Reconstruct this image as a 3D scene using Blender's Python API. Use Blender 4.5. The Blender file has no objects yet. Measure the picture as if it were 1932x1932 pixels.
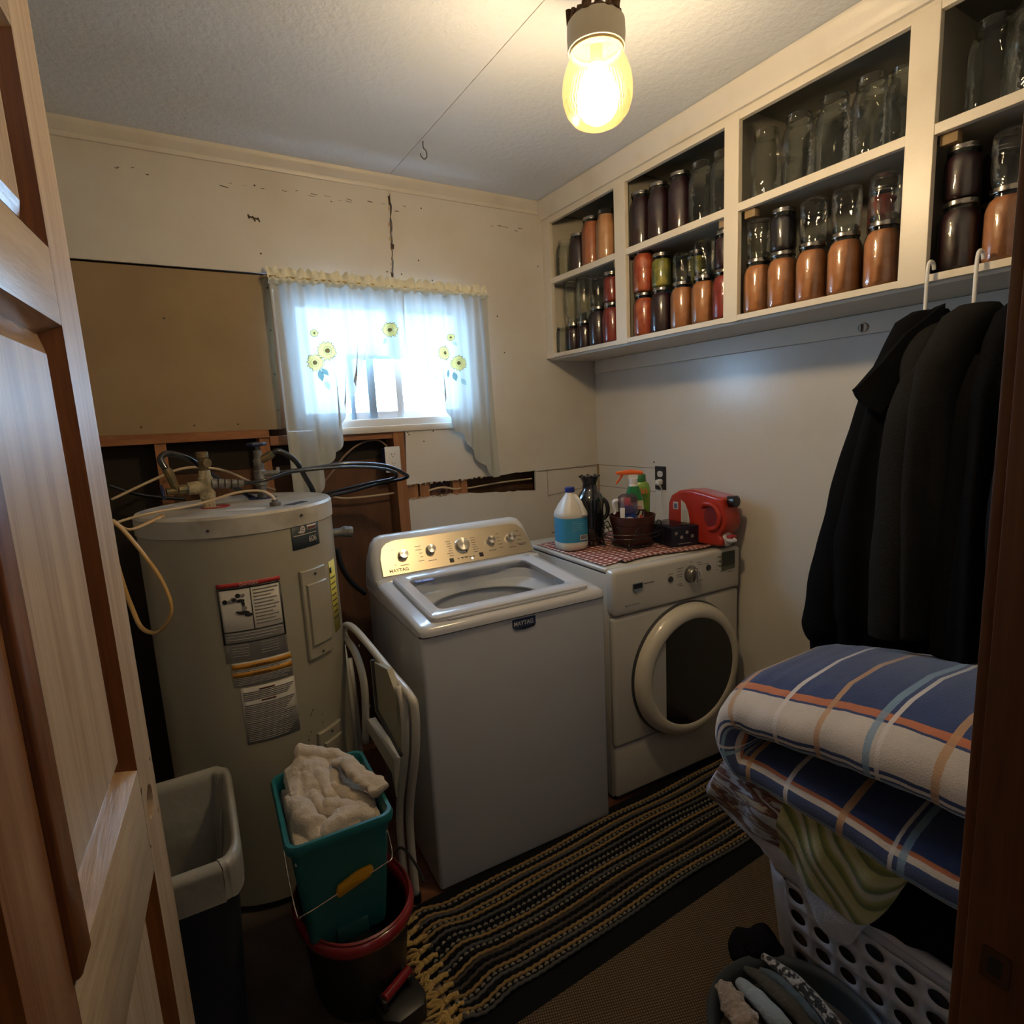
import bpy, bmesh, math, random
from mathutils import Vector, Matrix, noise
R = math.radians
C = bpy.context.scene.collection
scene = bpy.context.scene
random.seed(11)

# ---------------------------------------------------------------- camera
cam_d = bpy.data.cameras.new('camera'); cam = bpy.data.objects.new('camera', cam_d); C.objects.link(cam)
scene.camera = cam
CP = Vector((-2.0755, -2.4909, 1.5355)); yaw, pit, rol = .5425, -.1602, -.0514
fw = Vector((math.sin(yaw)*math.cos(pit), math.cos(yaw)*math.cos(pit), math.sin(pit)))
rt = Vector((math.cos(yaw), -math.sin(yaw), 0)); up = rt.cross(fw)
r2 = rt*math.cos(rol) + up*math.sin(rol); u2 = up*math.cos(rol) - rt*math.sin(rol)
M = Matrix((r2, u2, -fw)).transposed().to_4x4(); M.translation = CP
cam.matrix_world = M
cam_d.sensor_width = 36; cam_d.sensor_fit = 'HORIZONTAL'; cam_d.lens = 1083.17/1932*36
cam_d.clip_start = .02; cam_d.clip_end = 200

# ---------------------------------------------------------------- daylight, exposure
world = bpy.data.worlds.new('sky'); scene.world = world; world.use_nodes = True
wn = world.node_tree; wn.nodes.clear()
wo = wn.nodes.new('ShaderNodeOutputWorld'); wb = wn.nodes.new('ShaderNodeBackground')
wb.inputs[0].default_value = (.46, .70, 1.0, 1); wb.inputs[1].default_value = 36
wn.links.new(wb.outputs[0], wo.inputs[0])
scene.view_settings.view_transform = 'Standard'; scene.view_settings.look = 'None'
scene.view_settings.exposure = 0.2; scene.view_settings.gamma = 1.0
scene.view_settings.use_curve_mapping = False
def light(name, kind, loc, energy, col, size=.1, rot=None, sizey=None, portal=False):
    l = bpy.data.lights.new(name, kind); l.energy = energy; l.color = col
    if kind == 'AREA':
        l.shape = 'RECTANGLE'; l.size = size; l.size_y = sizey or size
        if portal: l.cycles.is_portal = True
    else: l.shadow_soft_size = size
    o = bpy.data.objects.new(name, l); C.objects.link(o); o.location = loc
    if rot: o.rotation_euler = rot
    return o
light('window_portal', 'AREA', (-1.17, .12, 1.82), 1, (1, 1, 1), .98, (R(-90), 0, 0), .62, True)
BULB = (-1.098, -1.353, 2.27)
light('hall_fill_light', 'POINT', (-2.0, -3.6, 2.2), 3.5, (1, .88, .72), .12)  # unseen fill light added behind the camera to lift the ambient

# ---------------------------------------------------------------- materials
def node(nt, t, **k):
    n = nt.nodes.new(t)
    for a, v in k.items():
        if a in n.inputs: n.inputs[a].default_value = v
        else: setattr(n, a, v)
    return n
def base(name):
    m = bpy.data.materials.new(name); m.use_nodes = True
    return m, m.node_tree, m.node_tree.nodes['Principled BSDF']
def rgba(c): return (c[0], c[1], c[2], 1)
def mat(name, col, rough=.5, metal=0., var=None, bump=None, coat=0., sheen=0., trans=0., scale=(1, 1, 1), sss=0., spec=None, aniso=0.):
    """var=(scale, colour2, lo, hi) noise blend; bump=(scale, strength)"""
    m, nt, b = base(name)
    b.inputs['Base Color'].default_value = rgba(col); b.inputs['Roughness'].default_value = rough
    b.inputs['Metallic'].default_value = metal; b.inputs['Coat Weight'].default_value = coat
    b.inputs['Coat Roughness'].default_value = .06
    b.inputs['Sheen Weight'].default_value = sheen; b.inputs['Transmission Weight'].default_value = trans
    b.inputs['Anisotropic'].default_value = aniso
    if spec is not None: b.inputs['Specular IOR Level'].default_value = spec
    if sss: b.inputs['Subsurface Weight'].default_value = sss; b.inputs['Subsurface Radius'].default_value = (.02, .01, .005)
    tc = node(nt, 'ShaderNodeTexCoord'); mp = node(nt, 'ShaderNodeMapping', Scale=scale)
    nt.links.new(tc.outputs['Object'], mp.inputs[0])
    if var:
        n = node(nt, 'ShaderNodeTexNoise', Scale=var[0], Detail=6.); nt.links.new(mp.outputs[0], n.inputs['Vector'])
        r = node(nt, 'ShaderNodeMapRange'); r.inputs[1].default_value = var[2]; r.inputs[2].default_value = var[3]
        nt.links.new(n.outputs[0], r.inputs[0])
        x = node(nt, 'ShaderNodeMix', data_type='RGBA'); x.inputs[6].default_value = rgba(col); x.inputs[7].default_value = rgba(var[1])
        nt.links.new(r.outputs[0], x.inputs[0]); nt.links.new(x.outputs[2], b.inputs['Base Color'])
    if bump:
        n = node(nt, 'ShaderNodeTexNoise', Scale=bump[0], Detail=4.); nt.links.new(mp.outputs[0], n.inputs['Vector'])
        bp = node(nt, 'ShaderNodeBump', Strength=bump[1], Distance=.01); nt.links.new(n.outputs[0], bp.inputs['Height'])
        nt.links.new(bp.outputs[0], b.inputs['Normal'])
    return m
def wood(name, c1, c2, c3, gscale=(14, 14, 1.2), rough=.45, coat=.2, dist=3.):
    m, nt, b = base(name)
    tc = node(nt, 'ShaderNodeTexCoord'); mp = node(nt, 'ShaderNodeMapping', Scale=gscale)
    nt.links.new(tc.outputs['Object'], mp.inputs[0])
    n1 = node(nt, 'ShaderNodeTexNoise', Scale=1.6, Detail=5., Distortion=.6); n2 = node(nt, 'ShaderNodeTexNoise', Scale=9., Detail=8., Distortion=.3)
    nt.links.new(mp.outputs[0], n1.inputs['Vector']); nt.links.new(mp.outputs[0], n2.inputs['Vector'])
    r = node(nt, 'ShaderNodeValToRGB'); e = r.color_ramp.elements
    e[0].position = .3; e[0].color = rgba(c1); e[1].position = .7; e[1].color = rgba(c3)
    k = e.new(.5); k.color = rgba(c2)
    ad = node(nt, 'ShaderNodeMix', data_type='FLOAT'); ad.inputs[0].default_value = .35
    nt.links.new(n1.outputs[0], ad.inputs[2]); nt.links.new(n2.outputs[0], ad.inputs[3])
    nt.links.new(ad.outputs[0], r.inputs[0]); nt.links.new(r.outputs[0], b.inputs['Base Color'])
    bp = node(nt, 'ShaderNodeBump', Strength=.12, Distance=.004); nt.links.new(n2.outputs[0], bp.inputs['Height']); nt.links.new(bp.outputs[0], b.inputs['Normal'])
    b.inputs['Roughness'].default_value = rough; b.inputs['Coat Weight'].default_value = coat; b.inputs['Coat Roughness'].default_value = .2
    return m
def thin_glass(name, tint=(1, 1, 1), milk=0., rough=.02, gloss=1.0, frost_col=None, dust=0., wavy=0.):
    m = bpy.data.materials.new(name); m.use_nodes = True; nt = m.node_tree; nt.nodes.clear()
    o = node(nt, 'ShaderNodeOutputMaterial'); t = node(nt, 'ShaderNodeBsdfTransparent'); t.inputs[0].default_value = rgba(tint)
    g = node(nt, 'ShaderNodeBsdfGlossy', Roughness=rough); lw = node(nt, 'ShaderNodeLayerWeight', Blend=.32)
    ml = node(nt, 'ShaderNodeMath', operation='MULTIPLY'); ml.inputs[1].default_value = gloss
    nt.links.new(lw.outputs['Fresnel'], ml.inputs[0])
    src = t
    if milk:
        tr = node(nt, 'ShaderNodeBsdfTranslucent'); tr.inputs[0].default_value = rgba(frost_col or (1, 1, 1))
        mx0 = node(nt, 'ShaderNodeMixShader'); mx0.inputs[0].default_value = milk
        nt.links.new(t.outputs[0], mx0.inputs[1]); nt.links.new(tr.outputs[0], mx0.inputs[2]); src = mx0
    mx = node(nt, 'ShaderNodeMixShader'); nt.links.new(ml.outputs[0], mx.inputs[0])
    if dust:
        df = node(nt, 'ShaderNodeBsdfDiffuse'); df.inputs[0].default_value = (.7, .72, .75, 1); mx1 = node(nt, 'ShaderNodeMixShader'); mx1.inputs[0].default_value = dust
        nt.links.new(src.outputs[0], mx1.inputs[1]); nt.links.new(df.outputs[0], mx1.inputs[2]); src = mx1
    if wavy:
        tc = node(nt, 'ShaderNodeTexCoord'); nz = node(nt, 'ShaderNodeTexNoise', Scale=45., Detail=1.); nt.links.new(tc.outputs['Object'], nz.inputs['Vector'])
        bp = node(nt, 'ShaderNodeBump', Strength=wavy, Distance=.004); nt.links.new(nz.outputs[0], bp.inputs['Height']); nt.links.new(bp.outputs[0], g.inputs['Normal']); nt.links.new(bp.outputs[0], lw.inputs['Normal'])
    nt.links.new(src.outputs[0], mx.inputs[1]); nt.links.new(g.outputs[0], mx.inputs[2]); nt.links.new(mx.outputs[0], o.inputs[0])
    return m
def emit(name, col, s):
    m = bpy.data.materials.new(name); m.use_nodes = True; nt = m.node_tree; nt.nodes.clear()
    o = node(nt, 'ShaderNodeOutputMaterial'); e = node(nt, 'ShaderNodeEmission'); e.inputs[0].default_value = rgba(col); e.inputs[1].default_value = s
    nt.links.new(e.outputs[0], o.inputs[0]); return m

# ---------------------------------------------------------------- mesh helpers
class MB:
    def __init__(s): s.v = []; s.f = []; s.uv = []
    def add(s, vs, fs, xf=None):
        o = len(s.v)
        s.v += [tuple(xf @ Vector(p)) if xf else tuple(p) for p in vs]; s.f += [tuple(i+o for i in f) for f in fs]; return s
    def box(s, x0, x1, y0, y1, z0, z1, xf=None):
        v = [(x0,y0,z0),(x1,y0,z0),(x1,y1,z0),(x0,y1,z0),(x0,y0,z1),(x1,y0,z1),(x1,y1,z1),(x0,y1,z1)]
        return s.add(v, [(0,3,2,1),(4,5,6,7),(0,1,5,4),(1,2,6,5),(2,3,7,6),(3,0,4,7)], xf)
    def rbox(s, x0, x1, y0, y1, z0, z1, r=.005, seg=2, xf=None):
        t = MB().box(x0, x1, y0, y1, z0, z1); return s.bev(t, r, seg, xf)
    def bev(s, t, r, seg=2, xf=None, ang=.5):
        bm = bmesh.new(); vs = [bm.verts.new(p) for p in t.v]
        for f in t.f:
            try: bm.faces.new([vs[i] for i in f])
            except ValueError: pass
        bm.normal_update()
        ed = [e for e in bm.edges if len(e.link_faces) == 2 and e.calc_face_angle(0) > ang]
        bmesh.ops.bevel(bm, geom=ed, offset=r, segments=seg, affect='EDGES', profile=.5, clamp_overlap=True)
        bm.verts.ensure_lookup_table(); bm.verts.index_update()
        s.add([v.co[:] for v in bm.verts], [[v.index for v in f.verts] for f in bm.faces], xf); bm.free(); return s
    def prism(s, poly, ax, a0, a1, xf=None):
        def P(u, w, a): return {'x': (a, u, w), 'y': (u, a, w), 'z': (u, w, a)}[ax]
        n = len(poly); v = [P(u, w, a0) for u, w in poly] + [P(u, w, a1) for u, w in poly]
        return s.add(v, [tuple(range(n)), tuple(range(2*n-1, n-1, -1))] + [(i, i+n, (i+1) % n+n, (i+1) % n) for i in range(n)], xf)
    def tube(s, pts, r, n=8, cap=True, xf=None, smooth=0, flat=1., closed=False):
        pts = [Vector(p) for p in pts]
        rs = list(r) if isinstance(r, (list, tuple)) else [r]*len(pts)
        if smooth: pts, rs = crom(pts, rs, smooth, closed)
        m = len(pts); vs = []; up_ = None
        for i in range(m):
            a = pts[(i-1) % m] if closed else pts[max(i-1, 0)]; b = pts[(i+1) % m] if closed else pts[min(i+1, m-1)]
            t = (b-a); t = t.normalized() if t.length > 1e-9 else Vector((0, 0, 1))
            if up_ is None:
                up_ = Vector((0, 0, 1)) if abs(t.z) < .9 else Vector((1, 0, 0))
            s1 = t.cross(up_)
            if s1.length < 1e-6: s1 = t.cross(Vector((0, 1, 0)))
            s1.normalize(); up_ = s1.cross(t).normalized()
            for k in range(n):
                q = 2*math.pi*k/n; vs.append(pts[i] + s1*math.cos(q)*rs[i] + up_*math.sin(q)*rs[i]*flat)
        fs = []
        for i in range(m if closed else m-1):
            j = (i+1) % m
            for k in range(n): fs.append((i*n+k, i*n+(k+1) % n, j*n+(k+1) % n, j*n+k))
        if cap and not closed: fs += [tuple(range(n-1, -1, -1)), tuple((m-1)*n+k for k in range(n))]
        return s.add(vs, fs, xf)
    def lathe(s, prof, cx=0, cy=0, n=24, cap=True, xf=None, ribs=0, ribd=0):
        vs = []; m = len(prof)
        for r_, z in prof:
            for k in range(n):
                q = 2*math.pi*k/n; rr = r_*(1 + (ribd*math.cos(ribs*q) if ribs else 0)); vs.append((cx+rr*math.cos(q), cy+rr*math.sin(q), z))
        fs = [(i*n+k, i*n+(k+1) % n, (i+1)*n+(k+1) % n, (i+1)*n+k) for i in range(m-1) for k in range(n)]
        if cap: fs += [tuple(range(n-1, -1, -1)), tuple((m-1)*n+k for k in range(n))]
        return s.add(vs, fs, xf)
    def loft(s, rings, cap=True, xf=None, closed=False):
        n = len(rings[0]); m = len(rings); vs = [p for r_ in rings for p in r_]
        fs = [(i*n+k, i*n+(k+1) % n, ((i+1) % m)*n+(k+1) % n, ((i+1) % m)*n+k) for i in range(m if closed else m-1) for k in range(n)]
        if cap and not closed: fs += [tuple(range(n-1, -1, -1)), tuple((m-1)*n+k for k in range(n))]
        return s.add(vs, fs, xf)
    def grid(s, fn, nu, nv, xf=None, uv=False):
        o = len(s.v)
        vs = [fn(i/nu, j/nv) for j in range(nv+1) for i in range(nu+1)]
        fs = [(j*(nu+1)+i, j*(nu+1)+i+1, (j+1)*(nu+1)+i+1, (j+1)*(nu+1)+i) for j in range(nv) for i in range(nu)]
        if uv:
            while len(s.uv) < o: s.uv.append((0, 0))
            s.uv += [(i/nu, j/nv) for j in range(nv+1) for i in range(nu+1)]
        return s.add(vs, fs, xf)
    def build(s, name, m, parent=None, smooth=35, world=False, solid=0., sub=0, kind=None, label=None, bevel=0.):
        me = bpy.data.meshes.new(name); vs = s.v
        if world and parent is not None:
            W = inv_of(parent); vs = [tuple(W @ Vector(p)) for p in vs]
        me.from_pydata(vs, [], s.f); me.validate(); me.update()
        if s.uv and len(s.uv) == len(vs):
            l = me.uv_layers.new(name='UVMap')
            for lp in me.loops: l.data[lp.index].uv = s.uv[lp.vertex_index]
        o = bpy.data.objects.new(name, me); C.objects.link(o)
        if m: me.materials.append(m)
        if smooth:
            me.polygons.foreach_set('use_smooth', [True]*len(me.polygons))
            if smooth < 170: me.set_sharp_from_angle(angle=R(smooth))
        if parent is not None: o.parent = parent
        if bevel:
            b = o.modifiers.new('bevel', 'BEVEL'); b.width = bevel; b.segments = 2; b.limit_method = 'ANGLE'
        if solid: sd = o.modifiers.new('solid', 'SOLIDIFY'); sd.thickness = abs(solid); sd.offset = 0 if solid > 0 else -1
        if sub: sb = o.modifiers.new('sub', 'SUBSURF'); sb.levels = sub; sb.render_levels = sub
        if kind: o['kind'] = kind
        if label: o['label'] = label
        return o
def crom(pts, rs, k, closed=False):
    n = len(pts); op = []; orr = []
    rng = range(n) if closed else range(n-1)
    for i in rng:
        g = (lambda j: pts[j % n]) if closed else (lambda j: pts[min(max(j, 0), n-1)])
        p0, p1, p2, p3 = g(i-1), g(i), g(i+1), g(i+2)
        for q in range(k):
            t = q/k
            op.append(.5*((2*p1)+(p2-p0)*t+(2*p0-5*p1+4*p2-p3)*t*t+(3*p1-p0-3*p2+p3)*t**3))
            orr.append(rs[i]*(1-t)+rs[(i+1) % n]*t)
    if not closed: op.append(pts[-1]); orr.append(rs[-1])
    return op, orr
def inv_of(p):
    m = Matrix.Identity(4)
    while p is not None:
        m = Matrix.Translation(p.location) @ p.rotation_euler.to_matrix().to_4x4() @ Matrix.Diagonal((*p.scale, 1)) @ m; p = p.parent
    return m.inverted()
def thing(name, label, cat, loc=(0, 0, 0), rz=0., group=None, kind=None, rot=None):
    o = bpy.data.objects.new(name, None); C.objects.link(o); o.empty_display_size = .05
    o.location = loc; o.rotation_euler = rot or (0, 0, rz)
    return tag(o, label, cat, group, kind)
def tag(o, label=None, cat=None, group=None, kind=None):
    if label: o['label'] = label
    if cat: o['category'] = cat
    if group: o['group'] = group
    if kind: o['kind'] = kind
    return o
def struct(o, label=None, cat=None):
    o['kind'] = 'structure'
    return tag(o, label, cat)
def text(body, size, m, xf, parent, name='lettering', ext=.0004, align='LEFT', bold=0., shear=0., sx=1.):
    cu = bpy.data.curves.new(name, 'FONT'); cu.body = body; cu.size = size; cu.extrude = ext; cu.align_x = align; cu.offset = bold; cu.shear = shear
    cu.resolution_u = 3
    t = bpy.data.objects.new('tmp', cu); C.objects.link(t)
    me = bpy.data.meshes.new_from_object(t.evaluated_get(bpy.context.evaluated_depsgraph_get()))
    bpy.data.objects.remove(t)
    me.name = name; me.transform(xf @ Matrix.Diagonal((sx, 1, 1, 1))); me.materials.clear(); me.materials.append(m)
    o = bpy.data.objects.new(name, me); C.objects.link(o); o.parent = parent
    return o
def frame(o, u, w):
    """matrix: local x->u, y->w, z->normal"""
    u = Vector(u).normalized(); n = u.cross(Vector(w)).normalized(); w = n.cross(u)
    m = Matrix((u, w, n)).transposed().to_4x4(); m.translation = Vector(o); return m
def rrect(x0, x1, y0, y1, r, k=5):
    o = []
    for cx, cy, a in ((x1-r, y0+r, -90), (x1-r, y1-r, 0), (x0+r, y1-r, 90), (x0+r, y0+r, 180)):
        for i in range(k+1):
            q = R(a+90*i/k); o.append((cx+r*math.cos(q), cy+r*math.sin(q)))
    return o
def fbm(x, y, z=0., s=1.): return noise.fractal(Vector((x*s, y*s, z*s)), 1., 2., 3)

WALLC = (.585, .56, .525)
M_ = dict(
 wall=mat('cream_wall_paint', WALLC, .62, var=(3., (.52, .47, .41), .45, .8), bump=(180, .08)),
 wallr=mat('cream_wall_paint_smooth', (.64, .62, .58), .24, var=(2., (.54, .50, .43), .5, .85), bump=(60, .05)),
 tan=mat('bare_tan_board', (.30, .21, .115), .8, var=(5., (.25, .17, .09), .4, .8), bump=(200, .1)),
 ceil=mat('white_ceiling_texture', (.70, .73, .77), .8, var=(2.5, (.64, .66, .68), .5, .8), bump=(55, .35)),
 trim=mat('cream_trim_paint', (.62, .58, .52), .4, var=(6, (.55, .50, .42), .5, .8), bump=(90, .06)),
 gypsum=mat('torn_gypsum_edge', (.62, .58, .52), .9, var=(30, (.4, .28, .17), .4, .6), bump=(80, .5)),
 stud=wood('pine_stud', (.20, .07, .025), (.28, .11, .04), (.36, .15, .06), (3, 12, 12), .7, 0),
 studv=wood('pine_stud_vertical', (.22, .085, .03), (.30, .13, .05), (.38, .18, .075), (14, 14, 1.3), .7, 0),
 ply=wood('brown_sheathing', (.055, .022, .010), (.10, .042, .017), (.15, .065, .026), (3, 3, 1.), .75, 0),
 floor=wood('red_brown_vinyl', (.05, .017, .009), (.13, .045, .02), (.20, .08, .035), (2, 9, 2), .5, .1),
 darkfloor=mat('dark_floor_shade', (.045, .032, .026), .7, var=(4, (.10, .075, .06), .5, .7), bump=(30, .2)),  # floor shade put into a dark tone, with lighter patches
 door=wood('pale_door_wood', (.30, .19, .11), (.43, .31, .20), (.53, .41, .29), (26, 26, 1.1), .45, .15),
 doorh=wood('pale_rail_wood', (.33, .22, .13), (.45, .33, .21), (.55, .43, .30), (26, 1.4, 26), .4, .2),
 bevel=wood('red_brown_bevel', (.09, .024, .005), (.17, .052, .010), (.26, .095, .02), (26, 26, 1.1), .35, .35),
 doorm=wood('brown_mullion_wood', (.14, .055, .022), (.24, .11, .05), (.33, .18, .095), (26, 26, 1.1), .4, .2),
 bevelh=wood('lit_bevel', (.26, .15, .075), (.40, .26, .15), (.52, .38, .25), (26, 1.1, 26), .2, .6),  # window highlight on the horizontal bevels painted as paler wood
 jamb=wood('dark_jamb_wood', (.06, .02, .008), (.12, .042, .015), (.18, .07, .025), (20, 20, 1.2), .4, .2),
 white=mat('white_enamel', (.52, .535, .58), .22, coat=.5),
 whited=mat('white_enamel_dryer', (.54, .525, .49), .25, coat=.4),
 whitep=mat('white_plastic', (.68, .68, .68), .35),
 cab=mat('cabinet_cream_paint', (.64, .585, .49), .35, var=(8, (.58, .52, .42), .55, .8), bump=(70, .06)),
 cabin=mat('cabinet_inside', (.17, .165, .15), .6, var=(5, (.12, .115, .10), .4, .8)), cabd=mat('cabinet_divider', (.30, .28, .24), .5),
 black=mat('black_plastic', (.012, .012, .014), .3, coat=.3),
 blackm=mat('black_matte', (.012, .012, .013), .7),
 dark=mat('dark_grey', (.04, .04, .045), .5),
 chrome=mat('chrome', (.75, .74, .72), .15, 1.),
 steel=mat('brushed_knob_metal', (.62, .60, .57), .28, 1., aniso=.7),
 panel=mat('brushed_gold_steel', (.66, .57, .43), .34, 1., bump=(6, .05), scale=(2, 2, 300)),
 print=mat('grey_print', (.10, .09, .08), .6),
 printl=mat('pale_print', (.55, .55, .55), .6),
 lid=mat('jar_lid_metal', (.30, .28, .26), .22, 1.),
 glass=thin_glass('jar_glass', (.96, .97, .96), milk=.0, gloss=.8, rough=.04, wavy=.5), glass_e=thin_glass('empty_jar_glass', (.93, .95, .93), milk=.015, gloss=.7, rough=.05, wavy=.8),
 pane=thin_glass('window_glass', (.97, .99, 1), gloss=.5),
 lidglass=thin_glass('washer_lid_glass', (.93, .95, .99), gloss=.7, rough=.04, dust=.04),
 rubber=mat('black_rubber', (.006, .007, .008), .9, spec=.12, bump=(200, .3)),
 cord_w=mat('cream_cable', (.50, .38, .24), .5), cord_y=mat('yellow_cable', (.50, .31, .11), .5),
 hose=mat('black_hose', (.010, .011, .014), .22, coat=.5),
 brass=mat('tarnished_brass', (.23, .16, .075), .5, .7, var=(40, (.08, .10, .08), .4, .7)),
 galv=mat('galvanised_pipe', (.22, .22, .21), .55, .6, var=(40, (.12, .11, .10), .4, .7)),
 scale=mat('limescale_crust', (.42, .35, .23), .9, var=(30, (.24, .2, .13), .4, .6), bump=(90, .8)),
 blue=mat('blue_valve_paint', (.012, .022, .09), .4),
)
# ================================================================ SETTING
H = 2.572
t_ = MB(); t_.box(-2.7, .1, -2.4, .12, -.08, 0); struct(t_.build('floor', M_['floor']), 'red-brown vinyl floor')
ce = MB().box(-2.7, -1.108, -2.4, .12, H, H+.05).build('ceiling', M_['ceil']); struct(ce, 'white textured ceiling')
MB().box(-1.105, .1, -2.4, .12, H, H+.05).build('ceiling_board', M_['ceil'], ce)
MB().box(-1.109, -1.104, -2.4, .0, H+.002, H+.05).build('seam', M_['gypsum'], ce)
# ---- back wall: boards with gaps onto studs and sheathing
wb_ = thing('wall_back', 'cream wall with torn boards and bare studs', None, kind='structure')
def board(poly, name='board', m='wall', y0=0., y1=.012, label=None):
    return MB().prism(poly, 'y', y0, y1).build(name, M_[m], wb_, smooth=0, label=label)
def rag(a, b, n=14, amp=.005, seed=1):
    rnd = random.Random(seed); o = []
    for i in range(n+1):
        t = i/n; o.append((a[0]+(b[0]-a[0])*t + (rnd.uniform(-amp, amp) if 0 < i < n else 0)*(abs(b[1]-a[1]) > abs(b[0]-a[0])), a[1]+(b[1]-a[1])*t + (rnd.uniform(-amp, amp) if 0 < i < n else 0)*(abs(b[0]-a[0]) > abs(b[1]-a[1]))))
    return o
# upper left board, ragged crack on its right
board([(-2.7, 2.143), (-1.62, 2.143)] + [(-1.62, 2.10), (-1.122, 2.10)] + rag((-1.120, 2.10), (-1.100, 2.55), 20, .004, 3) + [(-1.10, H), (-2.7, H)], label='upper cream board')
board([(-.69, 2.02), (-.69, 1.26)] + rag((-.66, 1.262), (-.42, 1.267), 8, .003, 4) + [(-.42, 1.262), (0, 1.262), (0, H), (-1.094, H)] + rag((-1.094, 2.55), (-1.114, 2.10), 20, .004, 9) + [(-.69, 2.10)], label='right cream board')
board([(-2.7, 1.556), (-1.64, 1.543), (-1.625, 2.135), (-2.7, 2.136)], 'tan_board', 'tan', .004, .014, 'bare tan wall board')
board([(-1.115, 1.517), (-1.13, 1.262)] + rag((-1.10, 1.262), (-.70, 1.262), 22, .005, 6) + [(-.664, 1.26), (-.664, 1.505), (-.70, 1.517)], 'patch_board', 'wall', -.003, .010, 'patch board with screws under window')
board([(-1.13, 0), (-1.145, 1.0)] + rag((-1.13, 1.195), (-.86, 1.192), 18, .006, 7) + rag((-.84, 1.190), (-.42, 1.160), 16, .003, 8) + [(-.418, 1.2595), (0, 1.2595), (0, 0)], 'lower_board', 'wall', .001, .013, 'lower cream board with torn top edge')
# paper fray and torn gypsum lips
mb = MB(); rnd = random.Random(5)
for i in range(26):
    x = -1.12+.26*i/25; h = rnd.uniform(.002, .009); mb.box(x, x+rnd.uniform(.006, .012), -.001, .004, 1.192, 1.192+h)
for i in range(16):
    x = -1.12+.40*i/15; h = rnd.uniform(.002, .007); mb.box(x, x+rnd.uniform(.006, .014), -.004, .003, 1.262-h, 1.264)
for i in range(14):
    z = 2.12+.42*i/13; mb.box(-1.125+.02*i/13-rnd.uniform(0, .006), -1.117+.02*i/13, -.001, .002, z, z+rnd.uniform(.008, .02))
mb.build('torn_paper', M_['gypsum'], wb_, smooth=0, kind='stuff')
# cut outlines in the lower right boards (recessed saw lines)
mb = MB(); dk = mat('dark_crack', (.07, .05, .035), .9)
def crack(pts, w=.0022, y=-.0006):
    for (a, b) in zip(pts, pts[1:]):
        mb.tube([(a[0], y, a[1]), (b[0], y, b[1])], w*.5, 4)
def wig(a, b, n=9, s=0, amp=.002):
    rnd = random.Random(s); return [(a[0]+(b[0]-a[0])*i/n+rnd.uniform(-amp, amp), a[1]+(b[1]-a[1])*i/n+rnd.uniform(-amp, amp)) for i in range(n+1)]
crack(wig((-.40, 1.258), (-.012, 1.256), 12, 1)); crack(wig((-.345, 1.262), (-.345, 1.12), 5, 2)); crack(wig((-.34, 1.125), (-.012, 1.15), 8, 3)); crack(wig((-.33, .92), (-.19, .935), 5, 6), .004)
for k_ in range(26):
    rn_ = random.Random(40+k_); x_ = rn_.uniform(-2.15, -.42); z_ = 2.47-.03*rn_.random()-(.02 if x_ > -1 else 0); crack([(x_, z_), (x_+rn_.uniform(.006, .03), z_+rn_.uniform(-.004, .002))], rn_.uniform(.001, .003))
for a_ in ((-1.106, 2.50, 2.46, .010), (-1.108, 2.31, 2.285, .016), (-1.119, 2.19, 2.165, .012)):
    mb.prism([(a_[0]-a_[3]*.5, a_[1]), (a_[0]+a_[3]*.6, a_[1]-.006), (a_[0]+a_[3]*.4, a_[2]), (a_[0]-a_[3]*.3, a_[2]+.004)], 'y', -.0012, .0)
crack(wig((-1.119, 2.12), (-1.103, 2.50), 24, 21, .0025), .004)
mb.build('crack', dk, wb_, smooth=0, kind='stuff')
# screws and holes
scr = None
for (x, z) in ((-1.64, 2.46), (-1.645, 2.215), (-1.60, 2.17), (-1.14, 2.19), (-1.075, 2.185), (-.96, 2.47), (-.99, 2.25), (-.93, 2.17), (-.665, 2.03), (-.60, 2.03), (-.655, 1.86), (-.57, 1.86), (-.66, 1.70), (-1.635, 2.09), (-1.64, 1.93), (-1.643, 1.76), (-1.645, 1.62), (-2.12, 1.575), (-1.95, 1.572), (-1.80, 1.57), (-1.105, 1.50), (-.98, 1.50), (-1.03, 1.455), (-.80, 1.44), (-.35, 2.28), (-.30, 2.10), (-2.0, 1.96), (-1.10, 1.49)):
    if scr is None:
        scr = MB().lathe([(.0001, -.0012), (.0028, -.001), (.0036, 0)], n=8, xf=Matrix.Translation((x, 0, z)) @ Matrix.Rotation(R(90), 4, 'X') @ Matrix.Scale(-1, 4, (0, 0, 1))).build('screw', dk, None)
        scr.data.transform(Matrix.Translation((-x, 0, -z)))
        s = scr
    else: s = scr.copy(); C.objects.link(s)
    s.parent = wb_; s.location = (x, -.0035 if -1.13 < x < -.66 and z < 1.52 else (.0035 if x < -1.63 and z < 2.14 else -.0004), z)
mb = MB()   # dark gouge mark on the upper board
for a, b, c, d in ((-1.675, 2.346, -1.64, 2.338), (-1.675, 2.352, -1.672, 2.338), (-1.66, 2.348, -1.652, 2.33), (-1.642, 2.345, -1.636, 2.33)): mb.tube([(a, -.0008, b), (c, -.0008, d)], .003, 5)
mb.build('gouge', dk, wb_)
mb = MB()
for x in (-2.07, -1.71, -.87, -.83): mb = MB().rbox(x-.019, x+.019, .016, .10, .04, 1.515, .002); mb.build('stud', M_['studv'], wb_, smooth=0)
MB().rbox(-1.66, -1.622, .014, .10, 1.545, 2.10, .002).build('stud', M_['studv'], wb_, smooth=0)
MB().rbox(-1.175, -1.125, -.002, .10, .04, 1.515, .002).build('stud', M_['studv'], wb_, smooth=0)
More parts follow.
